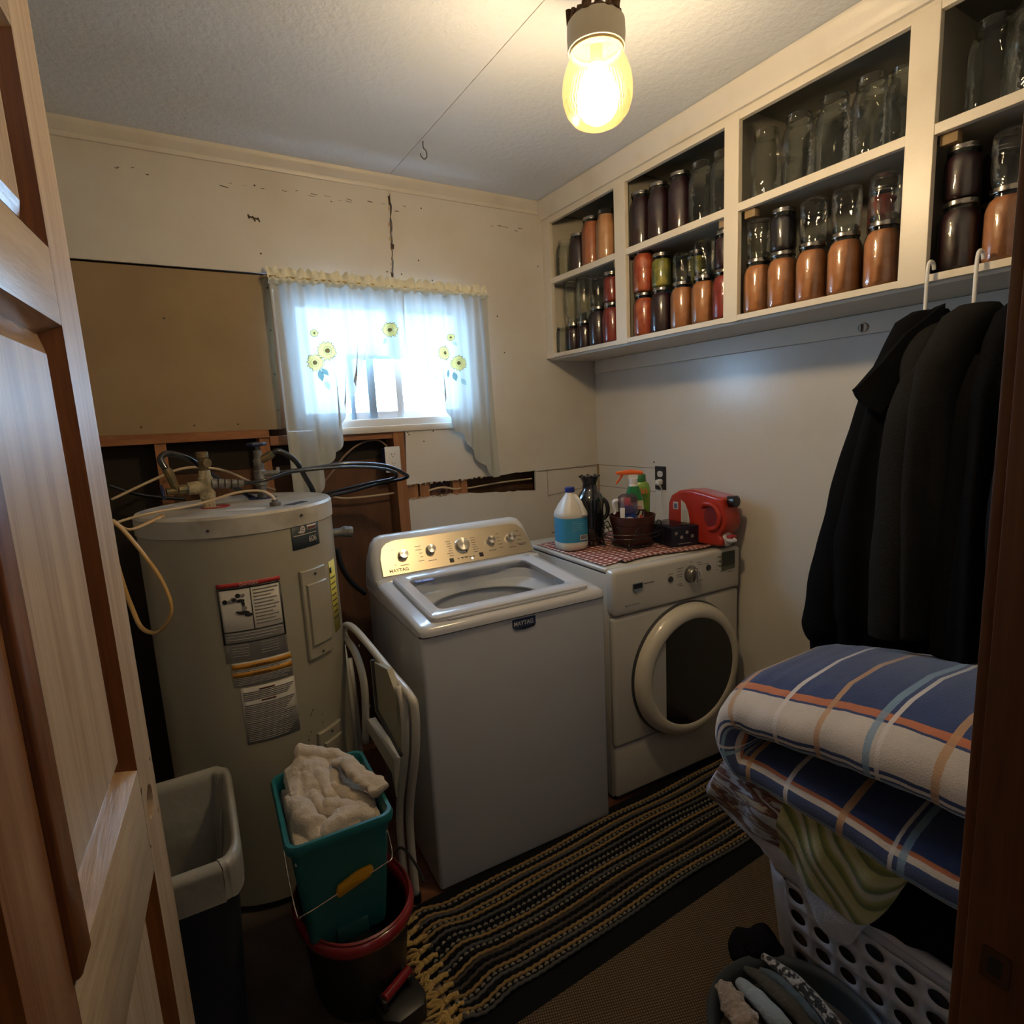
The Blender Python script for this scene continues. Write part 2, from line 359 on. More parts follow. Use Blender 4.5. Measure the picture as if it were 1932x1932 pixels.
MB().rbox(-.845, -.815, .013, .10, 1.10, 1.50, .002).build('stud', M_['studv'], wb_, smooth=0)
MB().rbox(-1.13, -1.07, .013, .05, 1.10, 1.30, .002).build('stud', M_['studv'], wb_, smooth=0)
MB().rbox(-1.06, -1.01, .016, .05, 1.10, 1.30, .002).build('stud', M_['studv'], wb_, smooth=0)
MB().rbox(-2.70, -1.69, .006, .10, 1.512, 1.556, .002).build('ledger', M_['stud'], wb_, smooth=0)
MB().rbox(-1.69, -1.12, .008, .10, 1.478, 1.516, .002).build('ledger', M_['stud'], wb_, smooth=0)
MB().rbox(-2.70, -.4, .012, .10, 0, .045, .002).build('bottom_plate', M_['stud'], wb_, smooth=0)
MB().box(-2.7, -1.60, .102, .12, 0, H).build('sheathing', M_['ply'], wb_); MB().box(-1.60, .1, .102, .12, 0, 1.53).build('sheathing', M_['ply'], wb_)
MB().box(-1.60, .1, .102, .12, 2.11, H).build('sheathing', M_['ply'], wb_); MB().box(-.73, .1, .102, .12, 1.53, 2.11).build('sheathing', M_['ply'], wb_)
mb = MB()   # tar strip on the sheathing, and a black sheet painting the left bay's shade
mb.box(-2.7, -1.13, .097, .101, 1.39, 1.512); mb.box(-2.7, -2.10, .096, .1005, .045, 1.395); mb.build('tar_paper_and_shade', mat('tar_paper_and_shade', (.02, .014, .01), .9), wb_)
ins = mat('pink_brown_insulation', (.20, .09, .06), .95, var=(30, (.07, .03, .03), .4, .6), bump=(60, 1.), sheen=.3)
MB().grid(lambda u, v: (-1.01+.165*u, .045+.02*fbm(u*5, v*2, 1), 1.17+.11*v), 24, 12).build('insulation', ins, wb_, kind='stuff')
mb = MB().tube([(-1.02, .02, 1.222), (-.95, .012, 1.232), (-.88, .012, 1.216), (-.84, .02, 1.218)], .0045, 8, smooth=5); mb.build('cable', M_['cord_w'], wb_)
mb = MB().tube([(-.82, .03, 1.21), (-.6, .02, 1.222), (-.43, .022, 1.222)], .004, 8, smooth=5); mb.build('cable', M_['cord_w'], wb_)
# ---- right, left, front walls
wr = thing('wall_right', 'cream right wall above the dryer', None, kind='structure')
MB().prism([(-2.4, 0), (-.44, 0), (-.44, 1.262), (0, 1.262), (0, H), (-2.4, H)], 'x', 0, .05).build('board', M_['wallr'], wr, smooth=0)
MB().box(.0012, .05, -.438, .0, 0, 1.1425).build('patch_board', M_['wallr'], wr)
MB().box(.0008, .05, -.4375, -.003, 1.145, 1.2595).build('patch_board', M_['wallr'], wr)
MB().box(.004, .05, -.441, -.0, 1.14, 1.263).build('joint', dk, wr)
MB().box(-.005, 0, -.012, 0, .96, 1.265).build('corner_tape', M_['tan'], wr)
MB().lathe([(.0001, 0), (.004, .0004), (.005, .001)], n=10, xf=Matrix.Translation((-.001, -.43, 1.29)) @ Matrix.Rotation(R(90), 4, 'Y')).build('screw', dk, wr)
struct(MB().box(-2.75, -2.7, -2.4, .12, 0, H).build('wall_left', M_['wall']), 'cream wall behind the door')
wf = thing('wall_front', 'wall holding the doorway', None, kind='structure')
MB().box(-1.365, 0, -2.40, -2.278, 0, H).build('wall_section', M_['wall'], wf); MB().box(-2.7, -2.29, -2.40, -2.278, 0, H).build('wall_section', M_['wall'], wf)
MB().box(-2.29, -1.365, -2.40, -2.278, 2.22, H).build('wall_section', M_['wall'], wf)
# hall the camera stands in
ha = thing('wall_hall', 'hall shell behind the doorway', None, kind='structure')
mb = MB(); mb.box(-3.3, -3.25, -4.4, -2.4, 0, H); mb.box(-.8, -.75, -4.4, -2.4, 0, H); mb.box(-3.3, -.75, -4.45, -4.4, 0, H)
mb.box(-3.3, -.75, -4.4, -2.4, H, H+.05); mb.box(-3.3, -2.7, -2.42, -2.38, 0, H); mb.build('panel', M_['wall'], ha)
MB().box(-3.3, -.75, -4.4, -2.4, -.08, 0).build('hall_floor', M_['floor'], ha)
struct(MB().box(.052, .1, -2.45, .12, -.08, H+.05).build('wall_light_block_right', M_['ply'])); struct(MB().box(-2.8, -2.752, -2.45, .12, -.08, H+.05).build('wall_light_block_left', M_['ply']))  # unseen boxes added outside the walls to stop daylight leaking in
# ---- window
wi = thing('window_1', 'white vinyl sliding window behind the curtain', None, (-1.17, .03, 1.82), kind='structure')
WX0, WX1, WZ0, WZ1 = -1.60, -.73, 1.532, 2.10
def wbar(x0, x1, y0, y1, z0, z1, name='frame', m='vinyl', r=.003): return MB().rbox(x0, x1, y0, y1, z0, z1, r).build(name, M_[m], wi, world=True)
M_['vinyl'] = mat('white_vinyl', (.72, .74, .76), .35)
wbar(WX0, WX1, .0, .10, WZ0, WZ0+.035, 'sill'); wbar(WX0, WX1, .0, .10, WZ1-.035, WZ1, 'head')
wbar(WX0, WX0+.035, .0, .10, WZ0+.035, WZ1-.035, 'side_jamb'); wbar(WX1-.035, WX1, .0, .10, WZ0+.035, WZ1-.035, 'side_jamb')
for (x0, x1, y0) in ((WX0+.035, -1.10, .03), (-1.135, WX1-.035, .062)):
    y1 = y0+.028; z0, z1 = WZ0+.035, WZ1-.035
    mb = MB(); mb.rbox(x0, x0+.032, y0, y1, z0, z1, .002); mb.rbox(x1-.032, x1, y0, y1, z0, z1, .002)
    mb.rbox(x0+.032, x1-.032, y0, y1, z0, z0+.032, .002); mb.rbox(x0+.032, x1-.032, y0, y1, z1-.032, z1, .002)
    sa = mb.build('sash', M_['vinyl'], wi, world=True)
    MB().box(x0+.03, x1-.03, y0+.012, y0+.015, z0+.03, z1-.03).build('pane', M_['pane'], sa, world=True)
mb = MB()   # inner screen frame seen through the gap between the curtains
mb.rbox(-1.345, -1.325, .018, .028, 1.57, 1.83, .002); mb.rbox(-1.265, -1.23, .018, .028, 1.57, 1.83, .002); mb.rbox(-1.345, -1.14, .018, .028, 1.825, 1.842, .002)
mb.build('screen_frame', mat('screen_grey', (.30, .40, .50), .5), wi, world=True)
MB().rbox(-1.52, -.69, -.012, .005, 1.506, 1.535, .003).build('apron', M_['trim'], wi, world=True)
# ---- crown trims
def crown(name, pts_prof, a0, a1, ax, lab):
    mb = MB(); mb.prism(pts_prof, ax, a0, a1); return struct(mb.build(name, M_['trim'], None, smooth=40), lab)
pr = [(0, H-.052), (-.008, H-.052), (-.011, H-.044), (-.011, H-.038), (-.02, H-.028), (-.03, H-.018), (-.036, H-.008), (-.036, H), (0, H)]
crown('trim_1', pr, -2.7, -.33, 'x', 'cream crown strip along the window wall')
# ================================================================ DOOR (open, left)
A = R(6); e_ = Vector((-math.sin(A), -math.cos(A), 0))          # direction from free edge to hinge
org = Vector((-2.16, -1.44, 0)) - e_*.065
do = thing('door_1', 'pale wooden panelled door standing open at left', None, (org.x, org.y, .012), kind='structure')
DX = Matrix.Translation(org) @ Matrix((( e_.x, math.cos(A), 0, 0), (e_.y, -math.sin(A), 0, 0), (0, 0, 1, 0), (0, 0, 0, 1)))
# local door coords: x = s from free edge, y = +normal into the room, z up; face at y=0, thickness to y=-.036
def dpart(mb, name, m, **k):
    mb.v = [tuple(DX @ Vector(p)) for p in mb.v]; return mb.build(name, M_[m], do, world=True, **k)
W_, Z1 = .89, 2.19; ST = .118
def stile(x0, x1, name='stile'):
    return dpart(MB().rbox(x0, x1, -.036, 0, .012, Z1, .002), name, 'door')
# free-edge stile with the empty lock bore
n = 28; bz = .95; bx = .066; br = .027; mb = MB(); vs = []; fs = []
for y in (0, -.036):
    for k in range(n):
        q = 2*math.pi*k/n; vs.append((bx+br*math.cos(q), y, bz+br*math.sin(q)))
    for k in range(n):
        q = 2*math.pi*k/n; c, s_ = math.cos(q), math.sin(q); sc = 1/max(abs(c), abs(s_)); vs.append((bx+.052*c*sc, y, bz+.052*s_*sc))
for k in range(n):
    j = (k+1) % n; fs += [(k, j, n+j, n+k), (2*n+k, 3*n+k, 3*n+j, 2*n+j), (k, 2*n+k, 2*n+j, j)]
mb.add(vs, fs); mb.box(0, .014, -.036, 0, bz-.052, bz+.052); mb.box(0, .118, -.036, 0, .012, bz-.052); mb.box(0, .118, -.036, 0, bz+.052, Z1)
dpart(mb, 'stile', 'door', smooth=0)
dpart(MB().rbox(.50, .60, -.036, 0, .012, Z1, .002), 'mullion', 'doorm'); stile(.76, W_)
for (z0, z1) in ((.222, .860), (1.037, 1.688), (1.792, 2.048)): dpart(MB().rbox(.458, .502, -.02, .007, z0, z1, .006, 3), 'molding', 'bevel')
for (z0, z1) in ((.012, .22), (.862, 1.035), (1.69, 1.79), (2.05, Z1)):
    for (x0, x1) in ((.118, .50), (.60, .76)): dpart(MB().rbox(x0, x1, -.036, 0, z0, z1, .0015), 'rail', 'doorh')
for (z0, z1) in ((.22, .862), (1.035, 1.69), (1.79, 2.05)):
    for (x0, x1) in ((.118, .50), (.60, .76)):
        b_ = .042; f_ = lambda x, z, y: (x, y, z)
        # sloping bevels falling from a small bead into the field
        def quad(a, b, c, d, nm, m): dpart(MB().add([a, b, c, d], [(0, 1, 2, 3)]), nm, m, smooth=0, solid=.001)
        O = [(x0, z0), (x1, z0), (x1, z1), (x0, z1)]; I = [(x0+b_, z0+b_), (x1-b_, z0+b_), (x1-b_, z1-b_), (x0+b_, z1-b_)]; K = [(x0+.012, z0+.012), (x1-.012, z0+.012), (x1-.012, z1-.012), (x0+.012, z1-.012)]
        for i in range(4):
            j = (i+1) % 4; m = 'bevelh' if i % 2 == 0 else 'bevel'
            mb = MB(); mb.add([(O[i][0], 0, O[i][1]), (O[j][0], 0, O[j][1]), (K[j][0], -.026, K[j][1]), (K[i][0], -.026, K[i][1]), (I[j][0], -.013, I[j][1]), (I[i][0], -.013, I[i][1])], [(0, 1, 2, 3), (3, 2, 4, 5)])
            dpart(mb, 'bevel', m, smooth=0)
        dpart(MB().box(x0+b_, x1-b_, -.028, -.013, z0+b_, z1-b_), 'panel', 'door')
        dpart(MB().box(x0, x1, -.038, -.0265, z0, z1), 'backing', 'door')
# right-hand jamb with strike plate
ja = thing('door_frame', 'dark brown wooden door frame at the right edge', None, (-1.404, -2.34, 0), kind='structure')
MB().rbox(-1.404, -1.366, -2.415, -2.274, 0, 2.22, .002).build('jamb', M_['jamb'], ja, world=True)
MB().rbox(-1.44, -1.404, -2.415, -2.335, 0, 2.22, .003).build('stop', M_['jamb'], ja, world=True) if False else None
MB().rbox(-1.398, -1.32, -2.278, -2.262, 0, 2.28, .003).build('casing', M_['jamb'], ja, world=True)
MB().rbox(-2.30, -1.404, -2.415, -2.278, 2.20, 2.24, .002).build('head', M_['jamb'], ja, world=True)
MB().rbox(-2.29, -2.262, -2.415, -2.29, 0, 2.20, .002).build('jamb', M_['jamb'], ja, world=True)
sp = MB(); sp.prism(rrect(-2.3135, -2.2885, .930, .968, .003), 'x', -1.4058, -1.404); sp.build('strike_plate', mat('worn_brass_plate', (.16, .11, .07), .35, 1.), ja, world=True)
MB().prism(rrect(-2.307, -2.295, .939, .960, .003), 'x', -1.4066, -1.4045).build('strike_hole', M_['blackm'], ja, world=True)
# ================================================================ CURTAIN
def fold(x, z, side):
    g = max(0, min(1, (2.13-z)/.12)); k = .5+.5*g
    y = -.040 + .010*math.sin(x*62+.8*math.sin(z*3)) * k + .007*math.sin(x*131+z*2+side) * (1-.4*g) + .006*fbm(x*7, z*2, side)
    y -= .02*max(0, 1.6-z)
    return y
def interp(tab, x):
    if x <= tab[0][0]: return tab[0][1]
    for (a, b), (c, d) in zip(tab, tab[1:]):
        if x <= c: return b+(d-b)*(x-a)/(c-a)
    return tab[-1][1]
M_['curtain'] = (lambda: None)()
def curtain_mat(col=(.135, .155, .16, 1), dc=(.72, .73, .68, 1)):
    m = bpy.data.materials.new('sheer_white_cloth'); m.use_nodes = True; nt = m.node_tree; nt.nodes.clear()
    o = node(nt, 'ShaderNodeOutputMaterial'); tr = node(nt, 'ShaderNodeBsdfTranslucent'); tr.inputs[0].default_value = col
    d = node(nt, 'ShaderNodeBsdfDiffuse'); d.inputs[0].default_value = dc; t = node(nt, 'ShaderNodeBsdfTransparent')
    a = node(nt, 'ShaderNodeMixShader'); a.inputs[0].default_value = .55; b = node(nt, 'ShaderNodeMixShader'); b.inputs[0].default_value = .015
    nt.links.new(tr.outputs[0], a.inputs[1]); nt.links.new(d.outputs[0], a.inputs[2]); nt.links.new(a.outputs[0], b.inputs[1]); nt.links.new(t.outputs[0], b.inputs[2]); nt.links.new(b.outputs[0], o.inputs[0])
    return m
M_['curtain'] = curtain_mat()
cu = thing('curtain', 'sheer white scalloped curtain with sunflowers over the window', 'curtain', (-1.16, -.05, 2.135))
botL = [(-1.632, 1.235), (-1.60, 1.225), (-1.555, 1.255), (-1.525, 1.30), (-1.50, 1.395), (-1.46, 1.42), (-1.43, 1.47), (-1.425, 1.54), (-1.40, 1.60), (-1.375, 1.66), (-1.35, 1.70), (-1.335, 1.76), (-1.30, 1.80), (-1.26, 1.84), (-1.21, 1.845), (-1.16, 1.84), (-1.12, 1.83), (-1.10, 1.84)]
botR = [(-1.095, 1.835), (-1.04, 1.80), (-1.02, 1.815), (-.98, 1.76), (-.94, 1.70), (-.915, 1.62), (-.90, 1.545), (-.86, 1.50), (-.82, 1.455), (-.79, 1.40), (-.76, 1.36), (-.73, 1.315), (-.69, 1.275), (-.66, 1.262)]
def panel(x0, x1, tab, side, nsc):
    P_ = [Vector((a, b, 0)) for a, b in tab]; P_, _ = crom(P_, [0]*len(P_), 8); D_ = [0]
    for a, b in zip(P_, P_[1:]): D_.append(D_[-1]+(b-a).length)
    def fn(u, v):
        d = u*D_[-1]; i = 0
        while i < len(D_)-2 and D_[i+1] < d: i += 1
        f = (d-D_[i])/max(1e-6, D_[i+1]-D_[i]); p = P_[i].lerp(P_[i+1], f); t = (P_[i+1]-P_[i]).normalized()
        n = Vector((t.y, -t.x, 0)); bul = .020*abs(math.sin(u*nsc*math.pi)); p = p+n*bul
        xt = x0+(x1-x0)*u; k = v**1.3; x = xt+(p.x-xt)*k; z = 2.118+(p.y-2.118)*v
        return (x, fold(x, z, side), z)
    return MB().grid(fn, 180, 50).build('panel', M_['curtain'], cu, world=True, smooth=180)
panel(-1.635, -1.085, botL, 0, 9); panel(-1.095, -.672, botR, 1, 8)
# ruffled heading and rod
def head(u, v):
    x = -1.638+.97*u; a = .5+.5*math.sin(u*170+2*math.sin(u*37)); z = 2.122 + v*(.030+.014*a) - .006*u
    return (x, -.040 + .013*math.sin(u*170+1)*(v-.3) + .006*math.sin(u*90), z)
MB().grid(head, 420, 6).build('ruffle', mat('curtain_heading', (.72, .71, .60), .9), cu, world=True, smooth=180)
def hem(u, v):
    x = -1.638+.97*u; return (x, -.046 + .009*math.cos(v*3.14*2) + .004*math.sin(u*210), 2.098+.028*v)
MB().grid(hem, 420, 6).build('rod_pocket', mat('curtain_heading', (.66, .68, .60), .9), cu, world=True, smooth=180)
mb = MB().tube([(-1.655, -.002, 2.125), (-1.648, -.028, 2.125), (-1.63, -.036, 2.125), (-.69, -.036, 2.118), (-.672, -.028, 2.118), (-.668, -.002, 2.118)], .005, 8); mb.build('rod', mat('brass_rod', (.5, .36, .16), .4, .8), cu, world=True)
# printed sunflowers, cut as shapes that lie on the cloth
PR = dict(p=thin_glass('petal_yellow_print', (.95, .74, .26), gloss=0.), d=thin_glass('petal_outline_print', (.50, .42, .22), gloss=0.), c=thin_glass('flower_centre_print', (.22, .16, .16), gloss=0.), l=thin_glass('leaf_print', (.25, .36, .34), gloss=0.), s=thin_glass('stem_print', (.6, .7, .66), gloss=0.))
def on_cloth(poly, m, name, off, side):
    cx = sum(p[0] for p in poly)/len(poly); cz = sum(p[1] for p in poly)/len(poly)
    vs = [(x, fold(x, z, side)-off, z) for x, z in poly]+[(cx, fold(cx, cz, side)-off, cz)]; k = len(poly)
    return MB().add(vs, [(i, (i+1) % k, k) for i in range(k)]).build(name, PR[m], cu, world=True, smooth=0)
OUTL = mat('outline_ink', (.10, .08, .05), .9)
def flower(x, z, r, side, seed=0):
    rn = random.Random(seed)
    for sc, m, o in ((1., 'p', .0042),):
        pl = []
        for k in range(30):
            q = 2*math.pi*k/30; rr = r*sc*(1 if k % 2 else .78)*(1+.1*rn.uniform(-1, 1)); pl.append((x+rr*math.cos(q), z+rr*math.sin(q)*.95))
        on_cloth(pl, m, 'petals', o, side)
        MB().tube([(x_, fold(x_, z_, side)-.005, z_) for x_, z_ in pl], .0011, 4, closed=True).build('petal_outline', OUTL, cu, world=True)
    MB().tube([(x+r*.42*math.cos(q*.52), fold(x, z, side)-.006, z+r*.42*math.sin(q*.52)) for q in range(12)], .0006, 4, closed=True).build('petal_outline', OUTL, cu, world=True)
    for sc, m, o in ((.24, 'c', .006),): on_cloth([(x+r*sc*math.cos(q*.52), z+r*sc*math.sin(q*.52)) for q in range(12)], m, 'flower_centre', o, side)
def leaf(x, z, a, L, side, m='l'):
    pl = []; a = R(a)
    for t, w in ((0, 0), (.3, .22), (.6, .24), (1, 0), (.6, -.24), (.3, -.22)): pl.append((x+L*(t*math.cos(a)-w*math.sin(a)), z+L*(t*math.sin(a)+w*math.cos(a))))
    on_cloth(pl, m, 'leaf', .004, side)
for i, (x, z, r, s) in enumerate(((-1.441, 1.848, .040, 0), (-1.492, 1.802, .038, 0), (-1.165, 1.941, .034, 0), (-.915, 1.847, .034, 1), (-.848, 1.803, .038, 1), (-.875, 1.918, .018, 1), (-1.483, 1.918, .016, 0))): flower(x, z, r, s, i)
for a in ((-1.478, 1.775, -80, .05, 0), (-1.47, 1.78, -50, .04, 0), (-.897, 1.775, -110, .042, 1), (-.871, 1.765, -80, .045, 1), (-1.18, 1.91, -120, .035, 0, 's'), (-1.46, 1.73, -70, .04, 0, 's'), (-.84, 1.735, -60, .04, 1, 's'), (-.87, 1.90, -40, .03, 1, 's')): leaf(*a)
# ================================================================ CABINET
ZB, ZS, ZT = 1.835, 2.205, 2.475; D_ = -.319
cb = thing('wall_cabinet', 'cream open-fronted wall cabinet full of canning jars', 'cabinet', (0, -1.1, 1.79))
def cbx(name, x0, x1, y0, y1, z0, z1, m='cab', r=.0015, **k): return MB().rbox(x0, x1, y0, y1, z0, z1, r).build(name, M_[m], cb, world=True, smooth=0, **k)
cbx('bottom_board', D_+.019, 0, -2.277, -.001, ZB-.012, ZB+.016, 'cab'); cbx('shelf', D_+.019, -.002, -2.277, -.001, ZS-.016, ZS, 'cabd')
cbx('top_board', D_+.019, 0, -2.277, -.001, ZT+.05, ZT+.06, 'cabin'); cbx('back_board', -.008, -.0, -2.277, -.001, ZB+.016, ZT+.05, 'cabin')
cbx('bottom_rail', D_, D_+.019, -2.277, -.001, 1.832, 1.851); cbx('top_rail', D_, D_+.019, -2.277, -.001, ZT-.008, H-.002)
cbx('shelf_edge', D_, D_+.019, -2.277, -.001, ZS-.020, ZS+.006)
cbx('wall_cleat', -.02, -.0005, -2.277, -.02, 1.755, 1.822)
BAYS = [(-.067, -.533), (-.600, -1.090), (-1.147, -1.655), (-1.722, -2.20)]
for a, b in ((-.001, -.067), (-.533, -.600), (-1.090, -1.147), (-1.655, -1.722), (-2.2, -2.277)): cbx('stile', D_-.0015, D_+.019, b, a, 1.830, ZT+.01)
for y in (-.545, -1.10, -1.675): cbx('divider', D_+.019, -.008, y-.020, y, ZB+.016, ZT+.05, 'cabd')
cbx('end_panel', D_+.019, -.008, -.02, -.001, ZB+.016, ZT+.05, 'cab')
pr2 = [(D_, H-.078), (D_-.012, H-.078), (D_-.015, H-.066), (D_-.015, H-.06), (D_-.026, H-.045), (D_-.034, H-.03), (D_-.045, H-.014), (D_-.045, H-.004), (D_, H-.004)]
crown('trim_2', pr2, -2.277, -.001, 'y', 'cream crown strip above the wall cabinet')
MB().lathe([(.0001, 0), (.017, 0), (.017, .003), (.013, .005), (.012, .003), (.0001, .003)], n=20, xf=Matrix.Translation((-.0205, -1.412, 1.777)) @ Matrix.Rotation(R(-90), 4, 'Y')).build('round_plug', M_['cab'], cb, world=True)
MB().box(-.0275, -.0255, -1.414, -1.410, 1.765, 1.789).build('plug_slot', M_['blackm'], cb, world=True)
for y in (-.52, -1.175, -1.745, -1.07): MB().rbox(D_+.022, D_+.05, y-.02, y+.02, ZS-.045, ZS-.018, .002).build('catch', M_['tan'], cb, world=True)
# ---- jars
JM = {}
def content(name, c, c2, b=.5): JM[name] = mat(name, c, .35, var=(28, c2, .45, .62), coat=1., bump=(60, .15), sss=.0)
content('plum', (.030, .006, .012), (.016, .004, .009)); content('blackberry', (.010, .006, .012), (.005, .004, .007)); content('applesauce', (.41, .175, .070), (.35, .14, .05))
content('peach', (.58, .32, .165), (.52, .27, .13)); content('salmon', (.46, .165, .075), (.40, .13, .06)); content('tomato', (.36, .055, .020), (.48, .13, .045)); content('red_relish', (.26, .028, .020), (.20, .02, .016)); content('pickle', (.16, .17, .035), (.34, .30, .05))
SZ = dict(quart=(.0475, .172, .036), pint=(.040, .127, .034), half=(.048, .215, .038), tall=(.038, .20, .028), gallon=(.075, .25, .05), small=(.036, .105, .032))
meshes = {}
def jar_prof(k, off=0.):
    r, h, n = SZ[k]; r -= off; n -= off; s = h*.72
    return [(r*.80, off), (r*.94, .004+off), (r, .014), (r, s*.55), (r*1.0, s), (r*.94, s+.010), (n+(r-n)*.4, s+.022), (n, s+.030), (n, h-.016), (n+.0015, h-.012), (n, h-.008), (n, h)]
def jar_part(kind, k, m):
    key = (kind, k, m.name)
    if key not in meshes:
        mb = MB()
        if kind == 'glass': mb.lathe([(.0001, .004), (SZ[k][0]*.7, .003), (SZ[k][0]*.8, .0)]+jar_prof(k)+[(SZ[k][2]-.0025, SZ[k][1]), (SZ[k][2]-.0025, SZ[k][1]-.02)], n=28, cap=False)
        elif kind == 'glass_side':   # jars with moulded ribs on the wall
            mb.lathe([(.0001, .004), (SZ[k][0]*.7, .003), (SZ[k][0]*.8, .0)]+jar_prof(k)+[(SZ[k][2]-.0025, SZ[k][1]), (SZ[k][2]-.0025, SZ[k][1]-.02)], n=44, cap=False, ribs=11, ribd=.014)
        elif kind == 'contents':
            r, h, n = SZ[k]; p = [q for q in jar_prof(k, .0018) if q[1] < h-.022]; mb.lathe([(.0001, .002)]+p+[(n-.004, h-.020), (.0001, h-.020)], n=28, cap=False)
        elif kind == 'lid': 
            r, h, n = SZ[k]; q = n+.002; mb.lathe([(q, h-.011), (q+.0008, h-.009), (q, h-.006), (q+.0006, h+.001), (q-.003, h+.003), (q-.006, h+.002), (q-.007, h+.0028), (.0001, h+.0028)], n=28, cap=False)
        o = mb.build(kind, m, None, smooth=40); meshes[key] = o.data; return o
    o = bpy.data.objects.new(kind, meshes[key]); C.objects.link(o); return o
def jar(k, what, x, y, z, lid, label, group, flip=False, ribbed=False):
    t = thing('canning_jar', label, 'jar', (x, y, z+(SZ[k][1] if flip else 0)), random.uniform(0, 6.28), group)
    if flip: t.rotation_euler = (math.pi, 0, 0)
    gl = jar_part('glass_side' if ribbed else 'glass', k, M_['glass'] if what else M_['glass_e']); gl.name = 'glass'; gl.parent = t
    if what: c = jar_part('contents', k, JM[what]); c.parent = t
    if lid: l = jar_part('lid', k, M_['lid']); l.parent = t
NM = dict(plum='dark plum-coloured preserve', blackberry='near-black preserve', applesauce='orange-brown fruit sauce', peach='pale peach puree', salmon='salmon-orange puree', tomato='red tomatoes', red_relish='deep red relish', pickle='green and yellow pickles')
KN = dict(quart='quart', pint='pint', half='half-gallon', tall='tall slim', gallon='big', small='small')
BN = ['corner bay', 'second bay', 'third bay', 'fourth bay']
ORD = ['first', 'second', 'third', 'fourth', 'fifth', 'sixth', 'seventh', 'eighth']
def row(bay, up_, items, x=-.262, z=None, depth=''):
    z0 = z if z is not None else (ZS+.0005 if up_ else ZB+.0165)
    sh = 'upper' if up_ else 'lower'; grp = f'jars on the {sh} shelf, {BN[bay]}'
    for i, it in enumerate(items):
        y, k, what, top = it[0], it[1], it[2], it[3] if len(it) > 3 else None
        xx = x + random.uniform(-.004, .004); lid = it[4] if len(it) > 4 else bool(what)
        d = (NM[what]) if what else 'clear glass, empty'
        pos = f'{ORD[i]} from left'+(' at back' if depth else '')
        place = f'{sh} shelf, {BN[bay]}'; ref = f'the {ORD[i]} '+('back ' if depth else '')+'jar'
        jar(k, what, xx, y, z0, lid, f'{KN[k]} jar of {d}, {pos}, {place}' if what else f'empty clear {KN[k]} jar, {pos}, {place}', grp, ribbed=(not what and i % 2 == 0))
        if top:
            k2, w2, flip = top; h = SZ[k][1]+.0032
            jar(k2, w2, xx, y, z0+h, bool(w2), (f'{KN[k2]} jar of {NM[w2]}' if w2 else f'empty {"upturned " if flip else ""}clear {KN[k2]} jar')+f' on {ref}, {place}', grp, flip)
row(0, True, [(-.118, 'quart', None), (-.215, 'quart', 'plum'), (-.315, 'half', 'salmon'), (-.418, 'half', 'peach', None, False)])
row(0, False, [(-.080, 'pint', None), (-.162, 'pint', 'plum', ('tall', None, True)), (-.244, 'pint', 'plum', ('tall', None, True)), (-.345, 'quart', 'plum', ('pint', None, True)), (-.445, 'quart', 'red_relish', ('pint', 'red_relish', False))])
row(0, False, [(-.09, 'tall', None), (-.26, 'tall', None)], x=-.155, depth=' in the back row')
row(1, True, [(-.632, 'half', 'plum'), (-.73, 'half', 'plum'), (-.838, 'half', 'plum'), (-.94, 'half', None), (-1.035, 'half', None)], x=-.255)
row(1, True, [(-.70, 'half', 'plum'), (-.90, 'half', None)], x=-.13, depth=' in the back row')
row(1, False, [(-.648, 'quart', 'tomato', ('quart', 'tomato', False)), (-.748, 'quart', 'plum', ('pint', 'pickle', False)), (-.850, 'quart', 'applesauce', ('small', None, True)), (-.955, 'quart', 'applesauce', ('pint', None, True)), (-1.052, 'quart', 'red_relish', ('pint', 'plum', False))])
row(1, False, [(-.62, 'quart', 'plum', ('quart', 'red_relish', False)), (-.83, 'quart', 'plum', ('pint', 'pickle', False))], x=-.155, depth=' in the back row')
row(2, True, [(-1.200, 'half', None), (-1.312, 'half', None), (-1.425, 'half', None), (-1.53, 'half', None), (-1.612, 'tall', None)], x=-.25)
row(2, True, [(-1.22, 'quart', None), (-1.325, 'gallon', None), (-1.48, 'gallon', None), (-1.61, 'half', None)], x=-.11, depth=' in the back row')
row(2, False, [(-1.165-.022, 'quart', 'applesauce', ('pint', None, True)), (-1.278, 'quart', 'applesauce', ('pint', 'blackberry', False)), (-1.378, 'quart', 'applesauce', ('pint', None, True)), (-1.480, 'quart', 'applesauce', ('pint', None, True)), (-1.585, 'quart', 'applesauce', ('pint', None, True))])
row(2, False, [(-1.30, 'quart', 'plum'), (-1.52, 'quart', 'red_relish', ('pint', 'red_relish', False))], x=-.14, depth=' in the back row')
row(3, True, [(-1.80, 'half', None), (-1.905, 'gallon', None), (-2.06, 'half', None)], x=-.235)
row(3, True, [(-1.82, 'half', None), (-1.98, 'gallon', None)], x=-.10, depth=' in the back row')
row(3, False, [(-1.762, 'quart', 'plum', ('pint', 'plum', False)), (-1.862, 'quart', 'applesauce', ('pint', None, True)), (-1.962, 'quart', 'red_relish'), (-2.065, 'quart', 'tomato', ('pint', None, True))], x=-.25)
row(3, False, [(-1.80, 'quart', 'red_relish', ('pint', 'plum', False)), (-1.92, 'quart', 'plum', ('pint', 'plum', False)), (-2.03, 'quart', 'plum', ('pint', 'plum', False))], x=-.135, depth=' in the back row')
